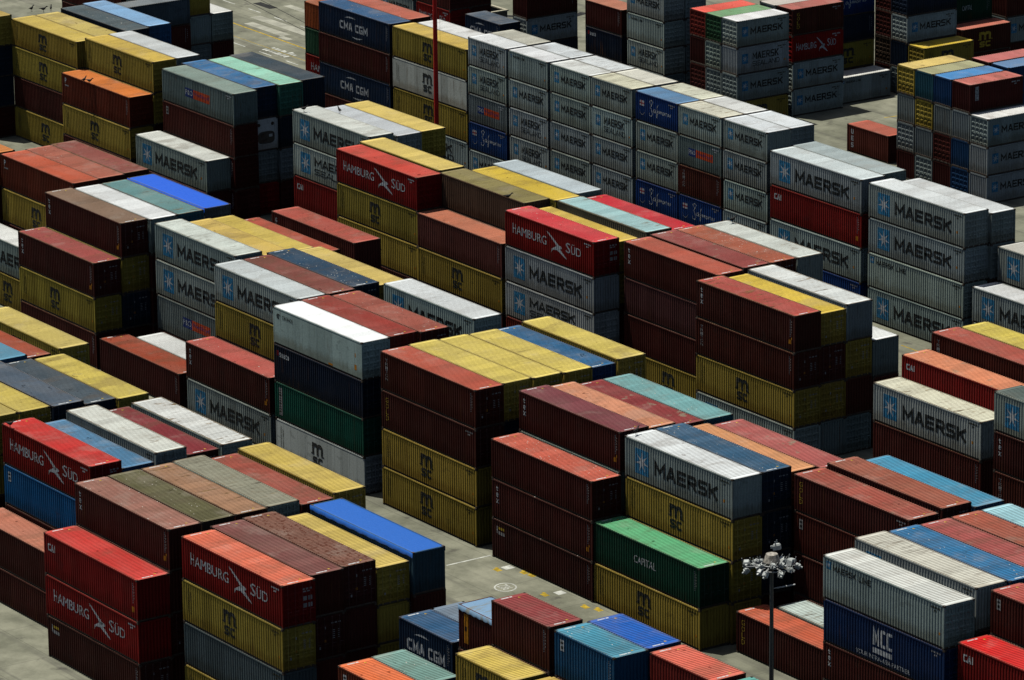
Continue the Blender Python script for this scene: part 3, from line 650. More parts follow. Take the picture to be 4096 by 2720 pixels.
# ------------------------------------------------------------------ the stacks
# (description, x, y, 1 = forty foot, 1 = turned crosswise, tiers from the top, ends d/p, roof colour, roof wear, tiers that are seen)
STACKS = [
('pink-roofed two-high stack at the left edge, bottom', -15.03, 2.54, 1, 0, 'mr mr-', 'pp', (205, 130, 105), 't', (0, 1)),
('red-roofed stack at the left edge, lower part', -14.81, 5.08, 1, 0, 'hs lbsq mr .mr', 'ddp', (205, 55, 50), 'c', (0, 1)),
('mid-blue roof beside the long red roof, lower left', -14.89, 7.62, 1, 0, 'lb- .mr- .mr .mr', 'd', (85, 140, 180), 't', (0,)),
('stained white roof at left, beside the mid-blue roof', -14.83, 10.16, 1, 0, 'gr .mr .mr .mr', 'd', (225, 230, 220), 'r', (0,)),
('maroon roof between two rusty white roofs at left', -14.86, 12.7, 1, 0, 'mr- .mr- .mr .mr', 'd', (135, 50, 55), 't', (0,)),
('white roof with the heaviest rust streaks, left side', -14.67, 15.24, 1, 0, 'gr- .mr .mr .mr', 'd', (230, 235, 230), 'R', (0,)),
('yellow roof cut off by the left frame edge', -28.55, 4.78, 1, 0, 'my .my .mr .mr', 'd', (215, 195, 100), 'k', ()),
('yellow roof beside two dull blue roofs, left edge', -28.56, 7.32, 1, 0, 'my .my .mr .mr', 'd', (210, 190, 95), 'k', (0,)),
('slate-blue roof, taller of the two dull blue ones', -28.33, 9.91, 1, 0, 'nv .nv .mr .mr', 'd', (85, 100, 115), 't', (0,)),
('dark slate roof beside the blotched yellow roof, left', -28.36, 12.45, 1, 0, 'nv- .nv .mr .mr', 'p', (70, 85, 95), 't', (0,)),
('blotched yellow roof by the bare concrete, left', -28.16, 14.99, 1, 0, 'my- .my .mr .mr', 'd', (215, 195, 95), 'T', (0,)),
('bright sky-blue roof corner at the left edge', -40.61, 12.2, 1, 0, 'lb .mr .mr .mr', 'd', (80, 165, 200), 'c', ()),
('orange-red roof between sky-blue and yellow, left edge', -41.68, 14.7, 1, 0, 'mr- .mr- .mr .mr', 'd', (175, 85, 60), 'k', (0,)),
('plain yellow roof left of the tall maroon stack', -40.54, 17.25, 1, 0, 'my .my .mr .mr', 'd', (215, 195, 110), 'k', (0,)),
('front stack with bright red roof, bottom left', -0.06, 0.0, 1, 0, 'ca hs mrhy', 'ppd', (215, 65, 58), 't', (0, 1, 2)),
('dusty pink speckled roof directly behind the bright red roof', -0.24, 2.54, 1, 0, 'te .mr .mr .mr', 'p', (165, 115, 100), 's', (0, 1, 2)),
('olive green roof of the wide flat-topped bay, lower left', -0.28, 5.08, 1, 0, 'ov .mr .mr .mr', 'p', (100, 98, 65), 's', (0,)),
('rust-streaked beige pink roof beside the olive green roof', -0.3, 7.62, 1, 0, 'mr .mr .mr .mr', 'p', (170, 130, 100), 'r', (0,)),
('grey roof with black streaks, lower left bay', -0.44, 10.16, 1, 0, 'gr .mr .mr .mr', 'd', (150, 150, 130), 'K', (0,)),
('low terracotta roof between black-streaked grey and yellow', -0.35, 12.7, 1, 0, 'mr- .mr .mr .mr', 'd', (165, 85, 70), 't', (0,)),
('clean yellow roof at the end of the lower left bay', -0.34, 15.24, 1, 0, 'my .my .mr .mr', 'd', (215, 190, 95), 'k', (0,)),
('front stack with salmon roof, bottom left of centre', 13.53, 2.54, 1, 0, 'hs my grd my', 'ddpd', (235, 120, 90), 't', (0, 1, 2)),
('plum-roofed stack behind the salmon roof, bottom', 12.91, 5.08, 1, 0, 'mr te mr .mr', 'pdp', (130, 80, 75), 'c', (0, 1, 2)),
('stack with brown roof covered in rusty spots, bottom', 12.66, 7.62, 1, 0, 'mr mr .mr .mr', 'dp', (130, 90, 75), 'p', (0, 1)),
('yellow-roofed stack beside the blue tarpaulin, bottom', 12.62, 10.16, 1, 0, 'my- my- .my .mr', 'dp', (215, 190, 100), 'k', (0, 1)),
('stack topped by a blue tarpaulin, bottom centre', 12.98, 12.7, 1, 0, 'ot mr .mr .mr', 'pp', (30, 98, 188), 'c', (0, 1)),
('orange-roofed short container cut by the bottom edge', 33.16, 1.88, 0, 0, 'orsq .mr .mr', 'p', (235, 120, 70), 't', (0,)),
('pale teal roof with square patches at the bottom edge', 33.04, 4.37, 0, 0, 'tl .mr .mr', 'p', (125, 165, 155), 's', (0,)),
('short navy container with ribbed blue roof, bottom centre', 27.84, 9.8, 0, 0, 'cg .mr .mr', 'd', (50, 95, 135), 'k', (0,)),
('faded blue grey roof behind the short navy container', 27.8, 12.3, 0, 0, 'lbp .mr .mr', 'p', (120, 150, 175), 'v', ()),
('short maroon container with orange panel and blue canvas top', 34.91, 9.6, 0, 0, 'flo .mr .mr .mr', 'p', (120, 155, 185), 'v', (0,)),
('short maroon container standing tallest at bottom centre', 42.44, 7.0, 0, 0, 'mr .mr .mr .mr .mr', 'p', (150, 65, 65), 'c', (0,)),
('short yellow container in front of the short maroon one', 42.3, 4.5, 0, 0, 'my .mr .mr .mr', 'p', (215, 190, 95), 't', (0,)),
('corner of a yellow roof at the bottom edge', 48.91, 4.5, 0, 0, 'my .mr .mr .mr', 'p', (220, 190, 90), 'c', ()),
('short teal-blue container with scratched roof, bottom', 49.1, 7.0, 0, 0, 'blsq .mr .mr .mr .mr', 'p', (75, 150, 175), 's', (0,)),
('short container with royal blue roof and white bars', 48.96, 9.5, 0, 0, 'bl .mr .mr .mr .mr', 'p', (32, 98, 190), 'c', (0,)),
('short coral-roofed container at the bottom, right of centre', 55.58, 9.3, 0, 0, 'rd .mr .mr .mr .mr', 'p', (225, 110, 90), 't', (0,)),
('turquoise roof corner at the very bottom edge', 62.22, 9.2, 0, 0, 'tl .mr .mr .mr .mr', 'p', (90, 190, 180), 'c', ()),
('red-brown container on the ground, left of centre', -55.14, 35.6, 1, 0, 'mr', 'd', (165, 75, 50), 't', (0,)),
('white roof partly in shade on the ground, left', -53.73, 38.1, 1, 0, 'gr', 'd', (235, 240, 238), 'c', (0,)),
('two-high stack with speckled red roof, left of centre', -41.82, 35.6, 1, 0, 'te mk', 'pp', (195, 95, 85), 's', (0, 1)),
('stack with pale ribbed roof and dark star side, left', -41.46, 38.1, 1, 0, 'mk my .mr .mr', 'pp', (210, 220, 220), 'k', (0, 1)),
('reddish brown roof beside the white-flecked navy roof', -41.35, 40.6, 1, 0, 'mr .mr .mr .mr', 'd', (135, 75, 65), 't', (0,)),
('navy roof with white flecks, left of centre', -41.88, 43.1, 1, 0, 'nv .nv .mr .mr', 'd', (45, 75, 100), 'S', (0,)),
('long thin yellow roof beside the white-flecked navy roof', -41.99, 45.6, 1, 0, 'my- .my .mr .mr', 'd', (220, 195, 110), 'k', (0,)),
('three-high stack at left with rusty pink roof', -68.53, 35.9, 1, 0, 'te my mr', 'ddp', (170, 85, 80), 'r', (0, 1, 2)),
('tall stack at left with dull brown ribbed roof', -68.29, 38.4, 1, 0, 'te my nv .mr', 'ddd', (140, 115, 95), 'k', (0, 1, 2)),
('bright white roof beside the dull brown roof, left', -67.99, 40.9, 1, 0, 'gr .mr .mr .mr', 'p', (238, 243, 242), 'c', (0,)),
('faded teal roof with rusty patch, upper left', -68.07, 43.4, 1, 0, 'tl .mr .mr .mr', 'd', (110, 155, 155), 'r', (0,)),
('container with a vivid blue tarpaulin, upper left', -68.36, 46.1, 1, 0, 'otb .mr .mr .mr', 'd', (22, 92, 212), 'c', (0,)),
('two-high white-roofed stack at the left edge', -81.66, 38.7, 1, 0, 'mk my', 'pp', (238, 242, 238), 'c', (0, 1)),
('stack with orange-red roof at the left edge', -81.6, 41.6, 1, 0, 'orp my .mr .mr', 'pp', (200, 95, 65), 't', (0, 1)),
('pinkish roof sprinkled with white flecks, upper left', -81.75, 44.08, 1, 0, 'mr .mr .mr .mr', 'd', (180, 105, 85), 's', (0,)),
('low brown roof with grey end, upper left', -81.94, 46.54, 1, 0, 'mr .mr .mr .mr', 'd', (150, 85, 75), 'r', (0,)),
('orange roof corner at the left edge, upper part', -94.16, 40.8, 1, 0, 'or .mr .mr .mr', 'd', (245, 150, 70), 'c', ()),
('stack with mossy white roof, left of centre', -54.67, 40.6, 1, 0, 'mk mk po .mr', 'ppp', (220, 230, 220), 'K', (0, 1, 2)),
('yellow roof next to the mossy white roof', -54.4, 43.1, 1, 0, 'my- .my .mr .mr', 'd', (220, 190, 100), 't', (0,)),
('broad yellow roof third in the row, left of centre', -55.1, 45.6, 1, 0, 'my- .my- .mr .mr', 'd', (220, 195, 95), 'k', (0,)),
('terracotta roof running behind two yellow roofs', -55.36, 48.1, 1, 0, 'rd- .rd- .mr- .mr-', 'd', (185, 90, 70), 't', (0,)),
('rust-red roof half hidden by the gull-emblem stack', -53.39, 50.6, 1, 0, 'mrg- .mr .mr .mr', 'p', (190, 90, 75), 't', (0,)),
('four-high stack topped by a white refrigerated container', -28.84, 35.6, 1, 0, 'cr se gnv mw', 'dddd', (240, 245, 245), 'c', (0, 1, 2, 3)),
('brick-red roof next to the white refrigerated container', -28.95, 38.1, 1, 0, 'rd .mr .mr .mr', 'd', (160, 65, 55), 'k', (0,)),
('flecked red-brown roof beside the brick-red roof, centre', -28.69, 40.6, 1, 0, 'mr .mr .mr .mr', 'd', (165, 90, 75), 's', (0,)),
('grey container with white ribbed roof, centre left', -29.15, 45.6, 1, 0, 'mk .mr .mr .mr', 'd', (225, 232, 232), 'k', (0,)),
('four-high stack with terracotta roof at the centre', -14.18, 35.6, 1, 0, 'tr go my my', 'ddpp', (185, 90, 70), 'c', (0, 1, 2, 3)),
('first yellow roof beside the terracotta roof, centre', -14.36, 38.1, 1, 0, 'my nv .mr .mr', 'dd', (225, 205, 105), 'k', (0,)),
('middle one of three joined yellow roofs, centre', -14.2, 40.6, 1, 0, 'my .mr .mr .mr', 'd', (225, 205, 105), 'k', (0,)),
('yellow roof touching the blue roof, centre', -13.95, 43.1, 1, 0, 'my .mr .mr .mr', 'd', (225, 205, 105), 'k', (0,)),
('ribbed blue roof between yellow roofs, centre', -14.72, 45.6, 1, 0, 'bl- .mr .mr .mr', 'd', (45, 105, 150), 't', (0,)),
('lone yellow roof beyond the ribbed blue roof, centre', -14.5, 48.1, 1, 0, 'my .my .mr .mr', 'd', (225, 205, 105), 't', (0,)),
('three-high maroon stack with peeling pink roof, centre', 0.29, 35.4, 1, 0, 'mr te mrhy', 'dpd', (210, 105, 85), 'S', (0, 1, 2)),
('stack with plum ribbed roof right of centre', -0.21, 38.1, 1, 0, 'te gr .mr .mr', 'dp', (130, 70, 75), 'c', (0, 1)),
('peach roof with red blotches, right of centre', -0.54, 40.6, 1, 0, 'mr- .mr .mr .mr', 'd', (220, 150, 115), 't', (0,)),
('dark red roof between peach and pale teal', -0.66, 43.1, 1, 0, 'mr- .mr- .mr .mr', 'd', (145, 60, 60), 'v', (0,)),
('pale teal roof with white flecks, right of centre', -0.63, 45.6, 1, 0, 'tl- .mr- .mr .mr', 'd', (125, 180, 180), 's', (0,)),
('two-high stack with mint green roof, lower right', 12.51, 35.52, 1, 0, 'cp my', 'dp', (100, 185, 130), 't', (0, 1)),
('tall stack with white roof behind the mint green roof', 12.81, 37.98, 1, 0, 'mk my my my', 'pddp', (235, 242, 242), 't', (0, 1, 2, 3)),
('stack with blue roof scattered with white flecks, lower right', 12.74, 40.48, 1, 0, 'nv nv nv .mr', 'ddp', (55, 95, 125), 'S', (0, 1, 2)),
('narrow tan orange strip of roof, lower right', 12.24, 42.94, 1, 0, 'or- .mr- .mr .mr', 'd', (220, 155, 105), 'c', (0,)),
('rose-coloured roof with dark patches, lower right', 12.74, 45.4, 1, 0, 'mr- .mr- .mr .mr', 'd', (180, 95, 90), 'v', (0,)),
('red container on the ground behind the lamp mast', 26.19, 37.4, 1, 0, 'go', 'p', (205, 100, 70), 't', (0,)),
('pale blue-white roof low behind the lamp mast', 27.07, 40.1, 1, 0, 'gr', 'd', (205, 222, 215), 'r', (0,)),
('stack with scraped red roof right of the lamp mast', 25.58, 42.65, 1, 0, 'go- mrsq mr .mr', 'dpp', (175, 90, 75), 'x', (0, 1, 2)),
('brown roof with rusty rim, lower right', 25.72, 45.3, 1, 0, 'mr .mr .mr .mr', 'd', (165, 95, 75), 'k', (0,)),
('sky-blue roof beside the brown roof, lower right', 26.0, 47.8, 1, 0, 'lb- .mr .mr .mr', 'd', (75, 155, 190), 'k', (0,)),
('four-high stack with clean white roof, bottom right', 39.34, 34.5, 1, 0, 'ml mc te- gr-', 'dddd', (230, 235, 228), 'c', (0, 1, 2)),
('white roof with dirty dark stains, bottom right', 39.25, 37.1, 1, 0, 'mk .mr .mr .mr', 'p', (215, 215, 200), 'K', (0,)),
('cobalt blue roof beside the dirty white roof, lower right', 39.43, 39.6, 1, 0, 'bl .mr .mr .mr', 'd', (52, 120, 168), 's', (0,)),
('rosy red roof beside the cobalt blue roof', 39.61, 42.1, 1, 0, 'mr .mr .mr .mr', 'd', (175, 90, 85), 't', (0,)),
('rust-brown roof at the right edge, lower part', 39.57, 44.65, 1, 0, 'mr .mr .mr .mr', 'd', (175, 95, 75), 't', (0,)),
('powder-blue roof at the right edge, lower part', 39.57, 47.15, 1, 0, 'lb .mr .mr .mr', 'd', (165, 215, 225), 'c', (0,)),
('vivid red container at the bottom right corner', 52.08, 35.1, 1, 0, 'ca .mr .mr', 'p', (220, 35, 35), 'c', (0,)),
('red-brown container at the right edge above vivid red', 52.17, 37.6, 1, 0, 'mrsq .mr .mr .mr', 'p', (185, 85, 75), 't', (0,)),
('four-high yellow stack at the upper left', -127.4, 67.9, 1, 0, 'my- my mr my', 'pppp', (215, 190, 95), 'k', (0, 1, 2, 3)),
('pale yellow roof directly behind the upper left stack', -127.31, 70.4, 1, 0, 'my- .my .mr .my', 'p', (210, 190, 110), 't', (0,)),
('navy container with flecked grey roof, top left', -127.25, 73.1, 1, 0, 'nvu nv .mr .mr', 'pd', (85, 100, 105), 's', (0,)),
('light blue roof at the top left', -127.78, 75.7, 1, 0, 'lb bl .mr .mr', 'dd', (140, 185, 225), 'c', (0,)),
('dark stack with yellow roof at the top left corner', -139.75, 65.6, 1, 0, 'my nv nv mr', 'dddd', (220, 190, 95), 'k', ()),
('three-high stack with orange roof, upper left', -115.14, 66.2, 1, 0, 'orp my mr', 'ddd', (225, 130, 60), 't', (0, 1)),
('yellow stack with black-streaked roof above the orange roof', -115.03, 68.7, 1, 0, 'my my .mr .mr', 'dd', (220, 190, 90), 'K', (0,)),
('plain pale grey roof at the upper left', -115.04, 71.2, 1, 0, 'gr nv .mr .mr', 'dd', (215, 222, 222), 'c', (0,)),
('low grey container with star, upper left', -100.96, 65.65, 1, 0, 'mk .mr', 'p', (225, 230, 222), 't', (0,)),
('stack with grey ribbed roof and flag panel, upper left', -100.27, 68.11, 1, 0, 'po mrsq mr mr', 'pddd', (140, 160, 150), 'k', (0, 1, 2, 3)),
('stack with blue-painted roof, upper left', -101.01, 70.6, 1, 0, 'cg rfe gr hs', 'dpdd', (62, 120, 170), 'T', (0, 1, 2, 3)),
('stack with mint roof and rust, upper left', -100.78, 73.1, 1, 0, 'mt nv gr .mr', 'dpd', (165, 225, 200), 'r', (0, 1, 2)),
('stack with charcoal roof at the upper left', -101.12, 75.6, 1, 0, 'nv nv .mr .mr', 'pp', (65, 80, 90), 'c', (0,)),
('stack with cream white roof near the red mast', -80.27, 69.3, 1, 0, 'mk ms ca .mr', 'ppp', (222, 228, 220), 't', (0, 1, 2)),
('grey-white roof between cream white and yellow', -80.09, 72.0, 1, 0, 'gr- .mr .mr .mr', 'd', (205, 212, 215), 'c', (0,)),
('yellow-roofed stack left of the red mast', -80.23, 74.5, 1, 0, 'my- my .mr .mr', 'dd', (230, 205, 115), 'k', (0,)),
('stack with red roof just below the red mast', -66.42, 64.98, 1, 0, 'hs my my mr', 'dddd', (215, 80, 65), 't', (0, 1, 2)),
('smooth yellow roof immediately below the red mast', -67.3, 67.8, 1, 0, 'my my .mr .mr', 'dd', (230, 205, 115), 'c', (0,)),
('three-high salmon-roofed stack at upper centre', -54.2, 64.94, 1, 0, 'mrs my mr', 'ddd', (205, 125, 95), 's', (0, 1)),
('stack with olive brown roof at upper centre', -54.5, 67.44, 1, 0, 'ovb ovb .mr .mr', 'dd', (145, 135, 85), 'k', (0,)),
('yellow roof next to the olive brown roof', -53.75, 69.9, 1, 0, 'my .my .mr .mr', 'd', (225, 195, 70), 't', (0,)),
('light bluish roof at upper centre', -54.41, 72.5, 1, 0, 'gr .mr .mr .mr', 'd', (200, 215, 220), 'c', (0,)),
('stack with bright pinkish red roof, upper centre', -41.49, 64.98, 1, 0, 'hs mk ms rd', 'dpdp', (220, 70, 75), 's', (0, 1, 2)),
('narrow low yellow strip behind the pinkish red roof', -42.29, 67.44, 1, 0, 'my- my- .mr .mr', 'dd', (225, 195, 90), 'c', (0,)),
('pale turquoise roof with rust, upper centre', -41.45, 70.0, 1, 0, 'ovg .mr .mr .mr', 'p', (170, 210, 210), 'r', (0,)),
('crimson roof at upper centre', -41.78, 72.5, 1, 0, 'rd- .mr .mr .mr', 'd', (205, 50, 60), 'c', (0,)),
('four-high stack with smooth terracotta roof, right of centre', -28.24, 67.1, 1, 0, 'te mrp mr my', 'dddd', (190, 95, 75), 'c', (0, 1, 2, 3)),
('reddish brown roof with dark patch, right of centre', -28.64, 69.9, 1, 0, 'mr .mr .mr .mr', 'd', (150, 75, 70), 'v', (0,)),
('orange-brown roof sprinkled with cream flecks, right of centre', -28.57, 72.4, 1, 0, 'mr .mr .mr .mr', 'd', (180, 100, 75), 'S', (0,)),
('white roof with rusty far end, right of centre', -28.52, 74.9, 1, 0, 'gr gr .mr .mr', 'pp', (220, 228, 220), 'r', (0,)),
('four-high stack with faded brick roof, right side', -15.88, 64.95, 1, 0, 'te tr my mk', 'pddd', (185, 85, 75), 'r', (0, 1, 2, 3)),
('yellow-roofed stack beside the faded brick roof', -16.03, 67.41, 1, 0, 'my- mr my gr', 'dddp', (230, 200, 80), 'k', (0, 1, 2, 3)),
('stack with white scratched roof, right side', -16.04, 69.9, 1, 0, 'gr my mr gr', 'pdpd', (230, 236, 232), 'r', (0, 1, 2, 3)),
('low white-roofed stack behind the scratched white roof', -15.99, 72.4, 1, 0, 'gr mr mr-', 'ppp', (240, 245, 242), 'c', (0,)),
('stack with cream roof and star side, right edge', 5.42, 65.2, 1, 0, 'mk mr mr', 'ppp', (230, 230, 205), 'r', (0, 1)),
('weathered coral container with streaked roof, right edge', 5.52, 67.7, 1, 0, 'ca- .mr- .mr- .mr-', 'p', (235, 150, 110), 'x', (0,)),
('brick-roofed container beside a yellow roof, right edge', 5.51, 70.4, 1, 0, 'tr .mr .mr .mr', 'p', (180, 90, 75), 'c', (0,)),
('yellow roof at the right edge', 5.69, 72.95, 1, 0, 'my .mr .mr .mr', 'd', (225, 205, 95), 'k', (0,)),
('dark stack at the right edge with grey-green roof', 19.63, 64.7, 1, 0, 'mk te tr .mr', 'ppp', (95, 110, 105), 'c', (0, 1, 2)),
('navy-topped stack at the top, left of the red mast', -115.21, 93.9, 1, 0, 'cg mr cg mr', 'dddd', (60, 100, 140), 's', (0, 1, 2)),
('salmon-brown roof at the top, left of the red mast', -115.73, 96.4, 1, 0, 'mr .mr .mr .mr', 'd', (195, 110, 90), 's', (0,)),
('yellow-topped stack behind the red mast', -102.31, 93.8, 1, 0, 'my mw my ms', 'dddd', (225, 195, 100), 'k', (0, 1, 2, 3)),
('white roof behind the red mast', -101.99, 96.3, 1, 0, 'gr .mr .mr .mr', 'd', (235, 238, 235), 't', (0,)),
('first column of the five-high grey wall', -89.39, 93.5, 0, 0, 'ms- ms- po- sf- mk-', 'ppppp', (235, 240, 240), 't', (0, 1, 2, 3)),
('second column of the five-high grey wall', -82.88, 93.5, 0, 0, 'ml- mk- ms- ms- .mk-', 'pppp', (238, 242, 242), 't', (0, 1, 2, 3)),
('third column of the five-high grey wall', -76.43, 93.5, 0, 0, 'mk- mk- mk- mk- .mk-', 'pppp', (235, 240, 235), 't', (0, 1, 2, 3)),
('fourth column of the five-high grey wall', -70.19, 93.5, 0, 0, 'mk- ms- mk- mk- .mk-', 'pppp', (222, 222, 195), 'K', (0, 1, 2, 3)),
('fifth column of the five-high grey wall', -63.55, 93.5, 0, 0, 'sf- mk- mk- sf- .mk-', 'pppp', (100, 145, 185), 'c', (0, 1, 2, 3)),
('sixth column of the five-high grey wall', -57.31, 93.5, 0, 0, 'mk- po- tr- sf- .mk-', 'pppp', (225, 225, 205), 'r', (0, 1, 2, 3)),
('last column of the five-high grey wall', -50.95, 93.5, 0, 0, 'mk- mk- mk- mk- .mk-', 'pppp', (232, 240, 242), 't', (0, 1, 2, 3)),
('beige-grey roof behind the first grey-wall column', -89.39, 96.0, 0, 0, 'gr- .gr- .gr- .gr- .gr-', 'd', (195, 195, 180), 'k', (0,)),
('bluish white roof behind the second grey-wall column', -82.88, 96.0, 0, 0, 'gr- .gr- .gr- .gr- .gr-', 'd', (222, 230, 232), 't', (0,)),
('streaked white roof behind the third grey-wall column', -76.43, 96.0, 0, 0, 'gr- .gr- .gr- .gr- .gr-', 'd', (228, 235, 235), 'K', (0,)),
('ivory roof behind the fourth grey-wall column', -70.19, 96.0, 0, 0, 'gr- .gr- .gr- .gr- .gr-', 'd', (225, 225, 210), 'c', (0,)),
('mossy ivory roof behind the fifth grey-wall column', -63.55, 96.0, 0, 0, 'gr- .gr- .gr- .gr- .gr-', 'd', (225, 228, 205), 'K', (0,)),
('ribbed white roof behind the sixth grey-wall column', -57.31, 96.0, 0, 0, 'gr- .gr- .gr- .gr- .gr-', 'd', (232, 236, 232), 'k', (0,)),
('white-roofed stack behind the last grey-wall column', -50.95, 96.0, 0, 0, 'gr- gr- .gr- .gr- .gr-', 'dd', (232, 240, 242), 'c', (0,)),
('four-high stack with white roof, upper right', -44.32, 93.4, 1, 0, 'mk ca mk sf', 'pppp', (222, 235, 235), 'c', (0, 1, 2, 3)),
('shaded silver roof behind the upper right white roof', -44.72, 95.9, 1, 0, 'gr .mr .mr .mr', 'd', (180, 195, 195), 'c', (0,)),
('tall grey stack with star sides at the right', -31.13, 93.4, 1, 0, 'mk mk ml mk', 'dddd', (235, 243, 243), 'c', (0, 1, 2, 3)),
('silver-white roof rearmost in the tall grey stack', -30.79, 95.9, 1, 0, 'gr- gr .mr .mr', 'dd', (225, 232, 232), 'c', (0,)),
('two-high white-roofed stack at the right edge', -18.09, 93.6, 1, 0, 'mk gr', 'pp', (235, 240, 240), 'c', (0,)),
('grey three-high stack at the right edge', -18.03, 96.1, 1, 0, 'mk gr gr', 'ppp', (200, 200, 190), 'c', (0,)),
('short brick-red container alone on the concrete, upper right', -76.56, 126.56, 0, 0, 'ue-', 'p', (190, 100, 80), 'c', (0,)),
('white-roofed crosswise stack at the top right', -91.35, 123.2, 0, 1, 'mk- ms- mk- my-', 'dpdp', (240, 243, 243), 'c', (0, 1, 2, 3)),
('green-roofed stack beside the white roof, top right', -93.81, 123.15, 0, 1, 'gn- gr- gr- .mr-', 'ddd', (120, 165, 120), 't', (0, 1)),
('bright coral roof at the top right', -96.26, 123.15, 0, 1, 'rd- .mr- .mr- .mr-', 'd', (230, 95, 80), 'c', (0, 1)),
('pinkish-roofed crosswise stack at the top right', -92.25, 130.36, 0, 1, 'go- hs- mk- mk-', 'dddd', (180, 105, 95), 't', (0, 1, 2, 3)),
('cream roof behind the pinkish crosswise stack', -94.7, 130.2, 0, 1, 'gr- .mr- .mr- .mr-', 'd', (230, 225, 215), 'c', ()),
('grey container alone on the ground, top right', -93.36, 136.95, 0, 1, 'ml-', 'p', (240, 242, 235), 'c', (0,)),
('dark blue stack behind the lone grey container', -95.95, 137.0, 0, 1, 'sf- nv- my- .mr-', 'ppp', (60, 80, 110), 'c', (0, 1, 2)),
('far crosswise stack with navy container on top, top right', -92.3, 144.1, 0, 1, 'nv- nv- mk- nv- gr-', 'dddpd', (60, 80, 110), 'c', (1, 2)),
('far stack of maroon door ends, top right', -94.8, 144.1, 0, 1, 'mr- mr- mr- ov- .mr-', 'dddd', (120, 70, 60), 'c', (3,)),
('two-high yellow crosswise stack, top right', -89.72, 144.14, 0, 1, 'my- my-', 'dd', (225, 195, 60), 'k', (0,)),
('maroon crosswise stack with mottled roof, top right', -93.6, 151.96, 0, 1, 'mrm- mr-', 'pp', (205, 120, 100), 'v', (0,)),
('dark green crosswise stack at the top right', -96.05, 151.6, 0, 1, 'gn- cp- .mr- .mr-', 'pp', (60, 90, 70), 'c', (1,)),
('farthest crosswise stack at the top right corner', -95.0, 158.6, 0, 1, 'my- mr- mk- .mr-', 'ppp', (200, 180, 80), 'c', (1,)),
('yellow-roofed end of the five-stack row, right', -66.53, 124.4, 0, 1, 'my- gr- gr- .mr-', 'dpd', (220, 195, 115), 't', (0, 1, 2, 3)),
('stack with pale olive roof, right edge, upper part', -63.93, 124.4, 0, 1, 'tl- my- gr- gr-', 'pdpd', (170, 170, 130), 'c', (0, 1, 2)),
('blue-roofed stack next to a pink roof, right', -61.31, 124.4, 0, 1, 'bl- gr- mr- mr-', 'ppdp', (78, 145, 205), 't', (0, 1, 2)),
('pink-roofed crosswise stack at the right edge', -58.76, 124.4, 0, 1, 'mru- gr- bl- bl-', 'pppd', (200, 115, 105), 't', (0, 1, 2)),
('white-roofed crosswise stack at the right edge', -56.23, 124.4, 0, 1, 'mk- mk- mk-', 'dpp', (240, 242, 238), 't', (0, 1, 2)),
('rose roof with dark patches, top right edge', -64.47, 131.3, 0, 1, 'mr- .mr- .mr- .mr-', 'p', (200, 115, 110), 't', (0,)),
('sky-blue blotched roof at the right edge, top', -61.79, 131.3, 0, 1, 'bl- bl- .mr- .mr-', 'pp', (95, 155, 210), 'T', ()),
('tall grey stack at the top, right of centre', -107.9, 124.2, 0, 0, 'mk- mk- ml- ms- gr-', 'ddddd', (200, 205, 205), 'c', (1, 2, 3)),
('grey stack of door ends at the top', -107.9, 126.75, 0, 0, 'gr- gr- gr- gr- gr-', 'ddddd', (200, 205, 205), 'c', ()),
('maroon-topped short stack at the top, right of centre', -114.79, 124.15, 0, 0, 'mr- se- nv-', 'ppp', (195, 130, 105), 'c', (0, 1)),
('crosswise stack at the top centre', -122.7, 121.0, 0, 1, 'mr- mk- nv-', 'pdd', (120, 70, 60), 'c', (0, 1)),
('far short navy stack at the top, near the mast', -126.25, 117.71, 0, 0, 'cg- nv-', 'dd', (85, 100, 115), 'c', (0,)),
('far dark stack with red middle container, top', -134.1, 117.1, 0, 0, 'mr- hs- mr-', 'ddd', (90, 60, 50), 'c', (1,)),
('rear dark stack of door ends at the top', -134.1, 119.6, 0, 0, 'mr- mr- mr-', 'ddd', (90, 60, 50), 'c', ()),
('far grey stack at the top edge, left of mast', -140.7, 117.1, 0, 0, 'gr- mk- mr-', 'ddd', (120, 120, 120), 'c', ()),
('far stack partly hidden by the navy-topped stack', -130.8, 102.0, 1, 0, 'or- gn- hs-', 'ppp', (200, 110, 70), 'c', ()),
('crosswise blue-grey stack at the top left', -140.95, 81.5, 1, 1, 'grb- mr- mr-', 'ppp', (120, 130, 135), 'c', (0, 1)),
('white-roofed two-high stack at the top left', -151.06, 96.3, 1, 0, 'mk mr', 'dp', (235, 238, 232), 'c', (0,)),
('narrow stack beside the blue-grey one, top left', -151.06, 93.75, 1, 0, 'my gr gr', 'ppd', (200, 180, 90), 'c', (0, 1, 2)),
('far maroon stack along the top left edge', -164.6, 93.9, 1, 0, 'mr mr mr .mr', 'ppp', (150, 90, 75), 'c', ()),
]
GROUPS = {'my': 'yellow containers', 'mk': 'grey containers', 'ms': 'grey containers', 'ml': 'grey containers', 'gr': 'grey containers'}
HEAP = []                                               # the containers that go into the one stuff object
random.seed(11)
for phrase, x, y, big, rot, tiers, ends, roof, wear, seen in STACKS:
    ts = tiers.split(); z = 0.; L = LEN[big]
    hs = [STD if t.endswith('-') else HIGH for t in ts]
    near = (Vector((x, y, 5)) - Vector(CAM)).length < 420
    for i in range(len(ts) - 1, -1, -1):
        code = ts[i].strip('-.'); H = hs[i]
        jx, jy = random.uniform(-.05, .05), random.uniform(-.016, .016)
        end = ends[i] if i < len(ends) else 'dp'[(i + len(phrase)) % 2]
        if i in seen: container(code, L, H, rot, x + jx, y + jy, z, end, near, label_for(code, i, len(seen), phrase), 'shipping containers stacked in the yard', roof if i == 0 else None, wear)
        else: HEAP.append((code, L, H, rot, x + jx, y + jy, z, end, roof if i == 0 else None))
        z += H
